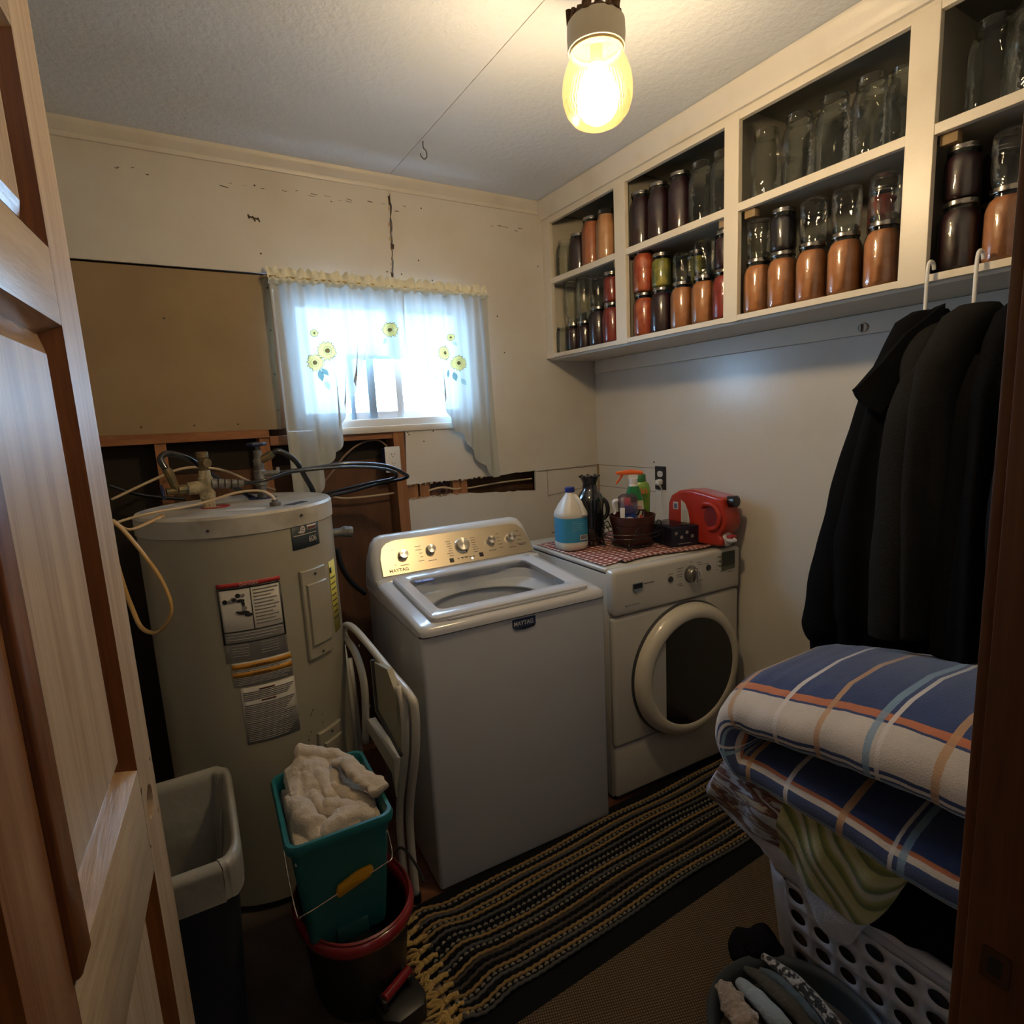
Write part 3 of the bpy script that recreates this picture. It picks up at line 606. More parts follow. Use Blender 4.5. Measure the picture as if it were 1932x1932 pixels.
# ================================================================ LAMP
lx, ly = BULB[0], BULB[1]
la = thing('pendant_lamp', 'ribbed amber glass jar lamp hanging loose from the ceiling', 'lamp', (lx, ly, H))
T = Matrix.Translation((lx, ly, 0))
MB().lathe([(.0, 2.424), (.062, 2.424), (.066, 2.419), (.067, 2.392), (.065, 2.366), (.058, 2.364), (.056, 2.368)], n=40, cap=False, xf=T).build('socket_base', mat('aged_porcelain', (.52, .46, .34), .45), la, world=True)
MB().lathe([(.056, 2.370), (.061, 2.366), (.061, 2.360), (.055, 2.354)], n=40, cap=False, xf=T).build('collar', mat('glowing_collar_glass', (.75, .6, .3), .3, sss=.3), la, world=True)
gm = thin_glass('amber_ribbed_glass', (1., .87, .58), milk=.03, rough=.06, gloss=.5, frost_col=(1., .58, .20))
MB().lathe([(.053, 2.362), (.060, 2.350), (.070, 2.332), (.078, 2.308), (.081, 2.283), (.079, 2.258), (.071, 2.235), (.056, 2.217), (.034, 2.206), (.0005, 2.202)], n=216, cap=False, xf=T, ribs=54, ribd=.010).build('glass_globe', gm, la, world=True, smooth=180)
MB().lathe([(.014, 2.375), (.014, 2.345), (.017, 2.335)], n=20, cap=False, xf=T).build('bulb_cap', M_['steel'], la, world=True)
bu = MB().lathe([(.013, 2.345), (.018, 2.332), (.034, 2.308), (.045, 2.282), (.048, 2.262), (.045, 2.241), (.034, 2.224), (.018, 2.214), (.0005, 2.211)], n=32, cap=False, xf=T).build('bulb', emit('bulb_glow', (1, .83, .66), 190), la, world=True)
bu.visible_shadow = True
mb = MB(); rn = random.Random(3)
for k in range(34):
    q = 2*math.pi*k/34; r = rn.uniform(.040, .064); mb.tube([(lx+r*math.cos(q), ly+r*math.sin(q), 2.420), (lx+(r+rn.uniform(-.008, .004))*math.cos(q+.1), ly+(r)*math.sin(q+.1), 2.420+rn.uniform(.012, .03))], rn.uniform(.003, .009), 5)
mb.lathe([(.0001, 2.435), (.05, 2.435), (.055, 2.424)], n=24, cap=False, xf=T)
mb.build('torn_gasket', mat('brown_gasket', (.10, .055, .025), .95, bump=(80, .8)), la, world=True)
for dx, dy in ((-.015, .0), (.018, .012), (.01, -.02)): MB().tube([(lx+dx, ly+dy, 2.432), (lx+dx*1.6, ly+dy*1.4, 2.50), (lx+dx*.6, ly+dy, H+.0)], .0028, 6, smooth=4).build('wire', M_['dark'], la, world=True)
MB().lathe([(.0001, H-.001), (.05, H-.001), (.052, H)], n=28, cap=False, xf=T).build('ceiling_box', M_['dark'], la, world=True)
hk = thing('ceiling_hook', 'small dark screw hook in the ceiling', 'hook', (-1.095, -.36, H))
MB().tube([(0, 0, 0), (0, 0, -.022), (.010, 0, -.032), (.012, 0, -.05), (0, 0, -.062), (-.012, 0, -.052), (-.012, 0, -.044)], .0022, 8, smooth=5).build('hook_wire', M_['dark'], hk)
# ================================================================ WATER HEATER
hx, hy, HR, HZ = -1.872, -.36, .298, 1.30
he = thing('water_heater', 'tall beige cylindrical water heater with warning stickers', 'water heater', (hx, hy, 0))
M_['tank'] = mat('beige_tank_paint', (.34, .315, .25), .35, coat=.2, var=(3., (.30, .27, .20), .5, .8))
MB().lathe([(HR-.01, .02), (HR, .03), (HR, HZ-.062)], n=72, cap=True).build('tank', M_['tank'], he)
MB().lathe([(HR+.001, HZ-.062), (HR+.004, HZ-.06), (HR+.004, HZ-.008), (HR-.002, HZ), (HR-.008, HZ-.002), (HR-.014, HZ-.006), (.0001, HZ-.006)], n=72, cap=False).build('top_cap', mat('tank_top_paint', (.46, .44, .40), .4, var=(9, (.30, .27, .22), .5, .75)), he)
def cyl(a, z, r=HR, off=.0): q = R(a); return ((r+off)*math.cos(q), (r+off)*math.sin(q), z)
def ang_of(x, y=None): return math.degrees(math.atan2(-math.sqrt(max(0, HR**2-(x-hx)**2)), x-hx))
def patch(a0, a1, z0, z1, off, m, name, nu=14, parent=he, t=.0008, tilt=0.):
    return MB().grid(lambda u, v: cyl(a0+(a1-a0)*u, z0+(z1-z0)*v, HR, off), nu, 1).build(name, m, parent, solid=-t)
PM = dict(white=mat('sticker_white', (.50, .48, .44), .5), red=mat('sticker_red', (.42, .03, .035), .5), blk=mat('sticker_black', (.02, .02, .022), .5), orange=mat('sticker_orange', (.55, .25, .03), .5), grey=mat('sticker_grey_text', (.27, .26, .245), .6), yel=mat('sticker_yellow', (.60, .52, .08), .5), slate=mat('badge_slate', (.035, .048, .055), .45), lt=mat('badge_pale', (.50, .46, .40), .5), maroon=mat('sticker_maroon', (.12, .03, .03), .5))
# world x -> angle on the drum
A0, A1 = -112, -78
st = patch(A0, A1, .855, 1.10, .0012, PM['white'], 'warning_sticker'); he_ = st
def sp_(a0, a1, z0, z1, m, name='print', off=.0022, par=None): return patch(a0, a1, z0, z1, off, PM[m], name, 10, par or st, .0003)
sp_(A0, A1, 1.086, 1.10, 'red', 'danger_band')
for (a, b, c, d) in ((A0, A1, 1.080, 1.086), (A0, A0+1, .915, 1.086), (A1-1, A1, .915, 1.086), (A0, A1, .912, .917), (A0, A1, .948, .952), (A0+17, A0+17.5, .95, 1.086)): sp_(a, b, c, d, 'blk', 'rule')
for i in range(11): sp_(A0+18.5, A1-2-(i*37 % 5), 1.070-i*.0105, 1.0735-i*.0105, 'grey')
for i in range(3): sp_(A0+1.5, A1-2-(i*31 % 7), .940-i*.009, .944-i*.009, 'grey')
for i in range(5): sp_(A0+4, A0+13, .903-i*.008, .906-i*.008, 'grey'); sp_(A0+19, A0+29, .903-i*.008, .906-i*.008, 'grey')
def dot(a, z, ra, rz, m='blk', off=.0026): MB().add([cyl(a+ra*math.cos(q*.5236), z+rz*math.sin(q*.5236), HR, off) for q in range(12)], [tuple(range(12))]).build('pictogram', PM[m], st, smooth=0)
dot(A0+3.5, 1.045, 1.4, .007); dot(A0+6, 1.045, 1.3, .005, 'grey'); dot(A0+10.5, 1.060, 1.4, .007); dot(A0+13, 1.060, 1.3, .005, 'grey'); dot(A0+8, 1.048, 1.9, .009, 'grey'); dot(A0+8.3, 1.048, 1.3, .006); dot(A0+11.5, 1.044, 2.4, .005); dot(A0+12.8, 1.034, .9, .010)
dot(A0+12.5, 1.006, 3.2, .006); dot(A0+15, .998, 2.2, .006); dot(A0+9.5, 1.010, 1.2, .003); dot(A0+13.2, 1.020, 1.4, .008, 'grey')
st = patch(A0+2.5, A1+1.2, .775, .852, .0012, PM['white'], 'caution_sticker')
sp_(A0+2.5, A1+1.2, .831, .848, 'orange', 'warning_band'); sp_(A0+2.5, A1+1.2, .805, .822, 'orange', 'warning_band')
for i in range(2): sp_(A0+3.5, A1-2-3*i, .826-i*.006, .829-i*.006, 'grey')
for i in range(5): sp_(A0+3.5, A1-(i*13 % 5), .800-i*.005, .803-i*.005, 'grey')
st = patch(A0+5.5, A1+1.6, .585, .770, .0012, PM['white'], 'instruction_sticker')
sp_(A0+15.5, A0+24, .757, .762, 'maroon'); sp_(A0+16, A0+24, .720, .725, 'maroon')
for i in range(28):
    z = .752-i*.0059
    if 5 <= i <= 6: continue
    sp_(A0+6.5, A1+.6-(i*29 % 7), z, z+.0036, 'grey')
def cframe(a, z, off=.003):
    q = R(a); n = Vector((math.cos(q), math.sin(q), 0)); u = Vector((-math.sin(q), math.cos(q), 0)); return frame(Vector((0, 0, z))+n*(HR+off), u, (0, 0, 1))
text('DANGER', .013, PM['lt'], cframe(A0+17, 1.0885, .0035), he, align='CENTER'); text('WARNING', .011, PM['blk'], cframe(A0+18, .8345, .0035), he, align='CENTER'); text('WARNING', .011, PM['blk'], cframe(A0+18, .8085, .0035), he, align='CENTER')
# badge "606"
bg = patch(-68, -46, 1.165, 1.248, .0016, PM['slate'], 'badge'); st = bg
sp_(-67, -49, 1.208, 1.2105, 'lt', 'rule', .003); sp_(-56.5, -48.5, 1.219, 1.236, 'lt', 'name_panel', .003)
text('RELIANCE', .0115, PM['maroon'], cframe(-52.5, 1.2235, .0048), he, align='CENTER', sx=.72, bold=.0004)
text('606', .028, PM['lt'], cframe(-53, 1.182, .0045), he, align='CENTER', sx=.85)
dot(-60, 1.226, 1.9, .012, 'lt', .0034); dot(-61, 1.219, 2.6, .004, 'lt', .0038)
for da, dz in ((-.6, 1.230), (.5, 1.229), (0, 1.222), (-.9, 1.224)): dot(-60+da, dz, .35, .0022, 'slate', .0042)
# element access cover
def cover(a0, a1, z0, z1, off, name, m='tank'):
    k = 16
    def ring(e, o): return [cyl(a0+e*4.8*50*.01*4+0*i if False else x, y, HR, o) for i, (x, y) in enumerate(rrect(a0+e, a1-e, z0+e*.005, z1-e*.005, 1.0 if False else .6, 4))]
    mb = MB(); mb.loft([ring(0, .0), ring(0, off*.8), ring(.5, off), ], cap=False)
    mb.grid(lambda u, v: cyl(a0+.5+(a1-a0-1)*u, z0+.0025+(z1-z0-.005)*v, HR, off), 10, 1); return mb.build(name, M_[m], he, smooth=30)
def cover(a0, a1, z0, z1, off, name, m='tank'):
    def P(e, o): return [cyl(a, z, HR, o) for a, z in ([(a0+e+(a1-a0-2*e)*i/8, z0+e*.005) for i in range(8)] + [(a1-e, z0+e*.005+(z1-z0-e*.01)*i/3) for i in range(3)] + [(a1-e-(a1-a0-2*e)*i/8, z1-e*.005) for i in range(8)] + [(a0+e, z1-e*.005-(z1-z0-e*.01)*i/3) for i in range(3)])]
    mb = MB(); mb.loft([P(0, -.002), P(0, off*.7), P(.6, off)], cap=False)
    mb.grid(lambda u, v: cyl(a0+.6+(a1-a0-1.2)*u, z0+.003+(z1-z0-.006)*v, HR, off), 10, 2); return mb.build(name, M_[m], he, smooth=30)
cover(-66, -46, .800, 1.095, .012, 'access_cover'); cover(-63.5, -47.5, .845, 1.050, .020, 'access_cover_panel'); cover(-66, -46, .30, .545, .012, 'lower_access_cover'); cover(-63, -48, .33, .505, .020, 'lower_cover_panel')
for a, z in ((-56, 1.078), (-56, .815), (-56, .53), (-112, 1.262), (-60, 1.272)): MB().lathe([(.0001, .003), (.004, .002), (.0045, 0)], n=10, xf=cframe(a, z, .014 if a == -56 else .005)).build('screw', M_['dark'], he)
st = patch(-38, -27, .84, 1.09, .0012, PM['yel'], 'energy_sticker')
sp_(-38, -35, 1.05, 1.07, 'blk'); [sp_(-37.5, -30, 1.03-i*.02, 1.034-i*.02, 'blk') for i in range(8)]
# grime on the lower shell
gr = mat('tank_rust_grime', (.13, .10, .055), .8)
mb = MB(); rn = random.Random(8)
for k in range(34):
    a = rn.uniform(-84, -60); z = rn.uniform(.33, .64); w = rn.uniform(.2, 1.0); h = rn.uniform(.003, .016); sl = rn.uniform(-.3, 1.2)
    mb.add([cyl(a, z, HR, .0007), cyl(a+w, z+.002, HR, .0007), cyl(a+w+sl, z+h, HR, .0007), cyl(a+sl, z+h*.9, HR, .0007)], [(0, 1, 2, 3)])
mb.build('grime', gr, he, smooth=0, kind='stuff')
# fittings on top (world coords)
def hb(mb, name, m, **k): return mb.build(name, M_[m], he, world=True, **k)
zt = HZ-.006
x, y = -1.957, -.33
hb(MB().lathe([(.020, zt), (.020, zt+.03), (.024, zt+.032), (.024, zt+.05), (.021, zt+.055), (.022, zt+.10), (.018, zt+.105), (.017, zt+.125)], cx=x, cy=y, n=14, ribs=5, ribd=.06), 'hot_tee', 'scale')
hb(MB().tube([(x, y, zt+.072), (x-.055, y-.01, zt+.070)], [.022, .021], 12), 'tee_branch', 'scale')
hb(MB().lathe([(.013, zt+.12), (.015, zt+.14), (.014, zt+.165), (.019, zt+.168), (.019, zt+.185), (.016, zt+.187)], cx=x, cy=y, n=14), 'relief_riser', 'brass')
hb(MB().tube([(x, y, zt+.150), (x+.012, y-.022, zt+.150)], [.014, .015], 12), 'relief_port', 'brass')
hb(MB().tube([(x-.05, y-.01, zt+.070), (x-.08, y-.015, zt+.069), (x-.085, y-.015, zt+.069), (x-.115, y-.02, zt+.067)], [.017, .017, .013, .012], 10), 'gate_valve', 'brass')
hb(MB().tube([(x-.085, y-.016, zt+.07), (x-.094, y-.02, zt+.10), (x-.10, y-.022, zt+.125), (x-.108, y-.024, zt+.142)], [.012, .013, .015, .012], 10), 'hose_coupling', 'brass')
hb(MB().lathe([(.006, -.006), (.022, -.004), (.024, 0), (.022, .004), (.006, .006)], n=16, ribs=6, ribd=.1, xf=Matrix.Translation((x-.125, y-.022, zt+.066)) @ Matrix.Rotation(R(85), 4, 'Y')), 'valve_wheel', 'blue')
for i in range(5): hb(MB().tube([(x+.018+.020*i, y-.0, zt+.078-.0015*i), (x+.034+.020*i, y, zt+.077-.0015*i)], [.019-.0015*i, .018-.0015*i], 12), 'union_ring', 'galv')
hb(MB().tube([(x+.11, y, zt+.07), (x+.19, y, zt+.075), (-1.70, -.27, zt+.085)], .006, 8, smooth=4), 'copper_line', 'copper') if 'copper' in M_ else None
x2, y2 = -1.770, -.20
hb(MB().lathe([(.016, zt), (.016, zt+.045), (.021, zt+.048), (.021, zt+.062), (.019, zt+.066), (.021, zt+.10), (.017, zt+.105), (.018, zt+.14), (.014, zt+.145), (.014, zt+.175), (.006, zt+.178), (.006, zt+.195)], cx=x2, cy=y2, n=14, ribs=4, ribd=.05), 'cold_riser', 'galv')
hb(MB().lathe([(.008, zt+.190), (.030, zt+.192), (.033, zt+.198), (.030, zt+.204), (.008, zt+.206)], cx=x2, cy=y2, n=18, ribs=6, ribd=.09), 'valve_wheel', 'blue')
hb(MB().tube([(x2, y2, zt+.09), (x2+.06, y2-.01, zt+.088)], [.012, .011], 10), 'cold_branch', 'galv')
hb(MB().tube([(x2+.06, y2-.01, zt+.088), (x2+.064, y2-.01, zt+.11)], [.010, .006], 10), 'bleed_cock', 'chrome')
hb(MB().tube([(x2, y2, zt+.135), (x2+.04, y2-.01, zt+.155), (x2+.052, y2-.012, zt+.162)], [.014, .016, .013], 10), 'hose_coupling', 'brass')
hb(MB().lathe([(.05, zt+.0005), (.05, zt+.002), (.02, zt+.002)], cx=x2, cy=y2, n=20, cap=False), 'blue_ring', 'blue')
M_['redp'] = mat('red_plate', (.35, .02, .02), .5)
hb(MB().lathe([(.045, zt+.0005), (.045, zt+.002), (.02, zt+.002)], cx=x+.02, cy=y, n=20, cap=False), 'red_ring', 'redp')
hb(MB().prism([(-1.75, -.50), (-1.68, -.44), (-1.665, -.47), (-1.72, -.52)], 'z', zt+.0004, zt+.0015), 'junction_opening', 'blackm')
hb(MB().lathe([(.018, zt), (.018, zt+.012), (.011, zt+.014), (.011, zt+.02)], cx=-1.772, cy=-.485, n=12), 'cable_clamp', 'galv')
hb(MB().prism([(-1.92, -.50), (-1.82, -.55), (-1.80, -.50), (-1.90, -.45)], 'z', zt+.0004, zt+.0012), 'top_sticker', 'printl')
hb(MB().tube([(hx+.27, -.34, 1.03+.12), (hx+.34, -.34, 1.15), (hx+.35, -.34, 1.15), (hx+.38, -.34, 1.145)], [.016, .016, .022, .020], 10), 'drain_tap', 'galv')
# hoses and cables
def line(name, label, cat, pts, r, m, flat=1., g=None, n=8):
    t = MB().tube(pts, r, n, smooth=8, flat=flat); p = Vector(pts[0]); t.v = [tuple(Vector(v)-p) for v in t.v]
    o = t.build(name, M_[m] if isinstance(m, str) else m, None, smooth=180); o.location = p; return tag(o, label, cat, g)
M_['copper'] = mat('dull_copper', (.30, .13, .07), .35, .8)
line('hose', 'short black hose looping over the brass tee on the heater', 'hose', [(x-.108, y-.024, zt+.14), (x-.118, y-.015, zt+.175), (x-.09, y+.005, zt+.188), (x-.03, y+.03, zt+.16), (x+.04, y+.09, zt+.09), (x+.12, y+.14, zt+.03), (x+.17, y+.18, zt-.01)], .010, 'hose')
line('hose', 'black hose curving down from the cold valve behind the heater', 'hose', [(x2+.05, y2-.012, zt+.162), (x2+.075, y2-.012, zt+.168), (x2+.125, y2-.01, zt+.13), (x2+.16, y2, zt+.06), (x2+.19, y2+.02, zt-.02), (x2+.20, y2+.05, zt-.2)], .010, 'hose')
line('hose', 'shiny black tube making a wide loop beside the heater', 'hose', [(x2+.062, y2-.01, zt+.09), (-1.60, -.215, 1.388), (-1.45, -.22, 1.395), (-1.30, -.22, 1.375), (-1.221, -0.220, 1.336), (-1.208, -0.200, 1.314), (-1.30, -.10, 1.29), (-1.42, -.06, 1.265), (-1.60, -.05, 1.25)], .0075, 'hose')
line('hose', 'second black tube nested inside the wide loop', 'hose', [(x+.11, y, zt+.07), (x+.19, y, zt+.076), (-1.66, -.26, 1.385), (-1.45, -.24, 1.383), (-1.30, -.24, 1.36), (-1.247, -0.200, 1.322), (-1.34, -.12, 1.30), (-1.44, -.07, 1.28), (-1.60, -.05, 1.26)], .006, 'hose')
line('power_cable', 'cream flat power cable lying across the heater top', 'cable', [(-2.30, -.62, 1.26), (-2.22, -.56, 1.30), (-2.12, -.52, 1.318), (-2.0, -.46, 1.322), (-1.88, -.44, 1.345), (-1.81, -.455, 1.345), (-1.778, -.478, 1.325), (-1.772, -.485, 1.305)], .0065, 'cord_w', .6)
line('power_cable', 'yellow cable hanging in a loop left of the heater', 'cable', [(-2.09, -.50, 1.304), (-2.17, -.62, 1.29), (-2.199, -0.730, 1.333), (-2.179, -0.740, 1.307), (-2.144, -0.750, 1.240), (-2.113, -0.750, 1.164), (-2.100, -0.750, 1.095), (-2.111, -0.740, 1.051), (-2.143, -0.720, 1.018), (-2.175, -0.700, 1.032), (-2.190, -0.680, 1.082), (-2.202, -0.680, 1.158), (-2.211, -0.660, 1.243), (-2.215, -0.620, 1.317)], .007, 'cord_y', .6)
line('power_cable', 'cream cable arching behind the brass tee', 'cable', [(-2.236, -0.100, 1.332), (-2.105, -0.060, 1.386), (-2.018, -0.050, 1.416), (-1.940, -0.050, 1.415), (-1.862, -0.050, 1.392), (-1.774, -0.050, 1.338), (-1.700, -0.050, 1.303)], .005, 'cord_w')
line('power_cable', 'brown cable rising to the white outlet', 'cable', [(-1.539, 0.040, 1.267), (-1.466, 0.040, 1.329), (-1.389, 0.040, 1.414), (-1.314, 0.040, 1.463), (-1.240, 0.040, 1.474), (-1.202, 0.030, 1.448), (-1.198, 0.020, 1.420)], .0042, mat('brown_cable', (.24, .14, .09), .5))
line('power_cable', 'white cable running level behind the heater to the stud', 'cable', [(-1.476, 0.050, 1.248), (-1.404, 0.050, 1.228), (-1.284, 0.050, 1.224), (-1.171, 0.050, 1.226)], .0045, 'cord_w')
line('power_cable', 'black cable sagging across the left bay', 'cable', [(-2.243, -0.020, 1.378), (-2.176, -0.020, 1.343), (-2.097, -0.020, 1.318), (-2.014, -0.020, 1.301)], .007, 'hose')
line('drain_hose', 'black drain hose dropping behind the washer', 'hose', [(-1.483, -0.050, 1.029), (-1.470, -0.050, 0.946), (-1.432, -0.050, 0.868), (-1.379, -0.050, 0.809)], .012, 'hose')
# outlets
def outlet(name, label, xf, plate, dev, gfci=False, thing_name='outlet'):
    t = bpy.data.objects.new(name, None); C.objects.link(t); t.matrix_world = xf; t.location = xf.translation; t.rotation_euler = xf.to_euler(); tag(t, label, 'outlet')
    mb = MB(); mb.bev(MB().prism(rrect(-.035, .035, -.057, .057, .004, 3), 'z', 0, .005), .0015, 2); mb.build('cover_plate', plate, t)
    if gfci: MB().prism(rrect(-.017, .017, -.034, .034, .002, 3), 'z', .004, .0065).build('receptacle', dev, t)
    for s in (1, -1):
        if not gfci: MB().prism(rrect(-.017, .017, s*.0195-.014, s*.0195+.014, .011, 5), 'z', .004, .0068).build('receptacle', dev, t)
        mb = MB()
        for xx in (-.007, .0055): mb.box(xx, xx+.0018, s*.0195-.001, s*.0195+.007, .0066, .0072)
        mb.lathe([(.0001, .0073), (.0022, .0072), (.0024, .006)], cy=s*.0195-.007, n=8); mb.build('slots', M_['blackm'], t)
    return t
XB = Matrix.Rotation(R(90), 4, 'X')
outlet('wall_outlet', 'white double outlet on the bare stud behind the heater', Matrix.Translation((-1.19, -.012, 1.385)) @ XB, M_['whitep'], M_['whitep'], True)
MB().rbox(-1.222, -1.16, -.011, .05, 1.335, 1.435, .003).build('outlet_box', M_['blue'], wb_, world=True)
ro = outlet('wall_outlet', 'black-plated outlet with white socket on the right wall', Matrix.Translation((-.0005, -.476, 1.215)) @ Matrix.Rotation(R(-90), 4, 'Z') @ XB, M_['black'], M_['whitep'])
MB().rbox(-.013, .015, -.035, -.008, .006, .03, .006).build('plug', M_['whitep'], ro)
MB().tube([(0, -.022, .03), (.008, -.022, .034), (.016, -.03, .03), (.018, -.05, .016), (.012, -.09, .012), (.016, -.15, .012), (.03, -.24, .012)], .0035, 6, smooth=5).build('plug_cord', M_['whitep'], ro)
# ================================================================ WASHER
TH = -.0555; W = .699
wa = thing('washing_machine', 'white top-load washer with glass lid and gold-toned dial panel', 'washer', (-1.4679, -.9037, 0), TH)
RC_ = lambda o, z, r=.012: [(x, y, z) for x, y in rrect(o, W-o, o, .63-o, r, 3)]
MB().loft([RC_(.012, .010), RC_(.002, .012), RC_(0, .02), RC_(0, .884), RC_(.02, .884), RC_(.02, .10), RC_(.05, .08)]).build('cabinet', M_['white'], wa)
for xx in (.05, W-.05):
    for yy in (.05, .58): MB().lathe([(.018, 0), (.018, .02)], cx=xx, cy=yy, n=12).build('foot', M_['blackm'], wa)
def ztop(y): return .917+.080*y
# top cap: ring around the lid opening
out = rrect(-.004, W+.004, -.008, .64, .030, 4); inn = rrect(.085, W-.085, .075, .43, .03, 4)
mb = MB(); n = len(out)
out2 = rrect(.012, W-.012, .008, .62, .024, 4)
mb.loft([[(x, y, .888) for x, y in out], [(x, y, ztop(y)-.016) for x, y in out], [(x*.998+.0007, y, ztop(y)-.006) for x, y in rrect(.0, W-.0, -.004, .636, .028, 4)], [(x, y, ztop(y)) for x, y in out2], [(x, y, ztop(y)) for x, y in inn], [(x, y, ztop(y)-.03) for x, y in inn]], cap=False)
mb.build('top_cover', M_['white'], wa, smooth=50)
MB().loft([[(x, y, z) for x, y in rrect(o-.0025, W+.0025-o, o-.0035, .636-o, .02, 4)] for o, z in ((0, .8835), (0, .8895), (.02, .8895), (.02, .8835))], cap=False, closed=True).build('seam_gasket', M_['dark'], wa, smooth=0)
# basin, drum
cx, cy, cr = W/2, .255, .215
mb = MB()
def sq(k, n=48):
    o = []
    for i in range(n):
        q = 2*math.pi*i/n; c, s = math.cos(q), math.sin(q); a, b = (W/2-.085), .178
        kk = (abs(c/a)**5+abs(s/b)**5)**(-1/5); o.append((cx+kk*c, cy+kk*s))
    return o
cir = [(cx+cr*math.cos(2*math.pi*i/48), cy+.92*cr*math.sin(2*math.pi*i/48)*.85) for i in range(48)]
mb.loft([[(x, y, ztop(y)-.020) for x, y in sq(0)], [(cx+(x-cx)*.98, cy+(y-cy)*.98, .893) for x, y in sq(0)], [(x+(x-cx)*.10, y+(y-cy)*.02, .882) for x, y in cir], [(x, y, .874) for x, y in cir], [(x, y, .80) for x, y in cir]], cap=False)
mb.build('basin', mat('basin_white', (.70, .72, .74), .3), wa, smooth=60)
mb = MB(); mb.loft([[(cx+(x-cx)*1.08, cy+(y-cy)*1.08, z) for x, y in cir] for z in (.868, .60, .52)], cap=False); mb.loft([[(cx+(x-cx)*1.08, cy+(y-cy)*1.08, .52) for x, y in cir], [(cx+(x-cx)*.3, cy+(y-cy)*.3, .53) for x, y in cir], [(cx+(x-cx)*.2, cy+(y-cy)*.2, .60) for x, y in cir]])
mb.build('drum', mat('drum_steel', (.05, .052, .055), .35, .6), wa, smooth=50)
mb = MB()
for i in range(48):
    for j in range(5):
        q = 2*math.pi*(i+.5*(j % 2))/48; x = cx+cr*1.065*math.cos(q); y = cy+cr*.835*math.sin(q); z = .83-.04*j
        mb.box(x-.003, x+.003, y-.003, y+.003, z-.003, z+.003)
mb.build('drum_holes', M_['blackm'], wa, smooth=0, kind='stuff')
MB().loft([[(cx+(x-cx)*k, cy+(y-cy)*k, z) for x, y in cir] for k, z in ((1.02, .872), (1.0, .862), (.96, .864), (.95, .873))], cap=False, closed=True).build('balance_ring', mat('ring_grey', (.12, .125, .13), .3), wa, smooth=60)
# lid
lo = rrect(.050, W-.050, .020, .452, .022, 4); li = rrect(.100, W-.100, .088, .408, .025, 4)
def lz(y, h): return ztop(y)+h
mb = MB(); e = [(x, y) for x, y in rrect(.056, W-.056, .026, .446, .020, 4)]
mb.loft([[(x, y, lz(y, .001)) for x, y in lo], [(x, y, lz(y, .014)) for x, y in lo], [(x, y, lz(y, .019)) for x, y in e], [(x+(.006 if x < cx else -.006), y+(.006 if y < cy else -.006), lz(y, .015)) for x, y in rrect(.086, W-.086, .074, .418, .026, 4)], [(x, y, lz(y, .011)) for x, y in li], [(x, y, lz(y, .002)) for x, y in li]], cap=False, closed=True)
ld = mb.build('lid', M_['white'], wa, smooth=40)
mb = MB(); k = len(li); mb.add([(x, y, lz(y, .009)) for x, y in li], [tuple(range(k))]); mb.build('lid_glass', M_['lidglass'], ld, smooth=0)
MB().rbox(.10, W-.10, .0135, .019, ztop(0)+.002, ztop(0)+.010, .002).build('lid_grip', M_['white'], ld)
bl = mat('lid_badge_blue', (.05, .10, .45), .4)
LF = lambda x, y, h=.0108: Matrix.Translation((x, y, lz(y, h))) @ Matrix.Rotation(math.atan(.08), 4, 'X')
MB().prism(rrect(0, .072, 0, .020, .002, 2), 'z', 0, .0004, xf=LF(.118, .368)).build('lid_badge', bl, ld)
text('HE', .017, M_['printl'], LF(.122, .3715, .0114), ld, sx=1.); MB().prism(rrect(.031, .068, .004, .016, .001, 2), 'z', .0004, .0006, xf=LF(.118, .368)).build('badge_bar', mat('pale_blue_print', (.35, .42, .75), .5), ld)
# console
prof = [(.445, .90), (.447, .948), (.462, .962), (.474, .972), (.500, 1.012), (.552, 1.092), (.562, 1.104), (.578, 1.112), (.600, 1.110), (.625, 1.08), (.640, 1.00), (.645, .90)]
secs = []
for x, k, iny in ((-.004, .10, .03), (-.003, .52, .012), (.004, .70, .005), (.016, .86, .002), (.034, .96, 0), (.060, 1, 0), (W-.060, 1, 0), (W-.034, .96, 0), (W-.016, .86, .002), (W-.004, .70, .005), (W+.003, .52, .012), (W+.004, .10, .03)):
    secs.append([(x, y+(iny if y < .5 else -iny), .90+(z-.90)*k if z > .97 or k < .5 else z-.0*(1-k)) for y, z in prof])
MB().loft(secs).build('console', mat('console_white', (.60, .61, .63), .3, coat=.3), wa, smooth=50)
FO = Vector((0, .4725, .974)); fu = Vector((1, 0, 0)); fwv = Vector((0, .080, .124)).normalized()
PF = frame(FO+fu.cross(fwv)*.0005, fu, fwv); PL = .148
pp = [(.026, -.002), (W-.018, -.002), (W-.022, .055), (W-.035, .105), (W-.055, .130), (W-.085, .138), (.100, .138), (.066, .130), (.043, .110), (.030, .070)]
cp = MB().prism(pp, 'z', 0, .002, xf=PF).build('control_panel', M_['panel'], wa, smooth=0)
def knob(x, w, r, nm='knob', ang=0):
    t = MB(); t.lathe([(r*1.06, .0), (r*1.06, .004), (r*1.0, .006), (r*.97, .020), (r*.93, .0235)], n=36, cap=False, xf=PF @ Matrix.Translation((x, w, .002)))
    o = t.build(nm, M_['chrome'], cp)
    MB().lathe([(r*.93, .0235), (r*.90, .0245), (.0001, .0245)], n=36, cap=False, xf=PF @ Matrix.Translation((x, w, .002))).build('knob_face', KF, o, smooth=30)
    MB().box(-.001, .001, r*1.02, r*1.12, .002, .014, xf=PF @ Matrix.Translation((x, w, .002)) @ Matrix.Rotation(R(ang), 4, 'Z')).build('pointer', M_['black'], o)
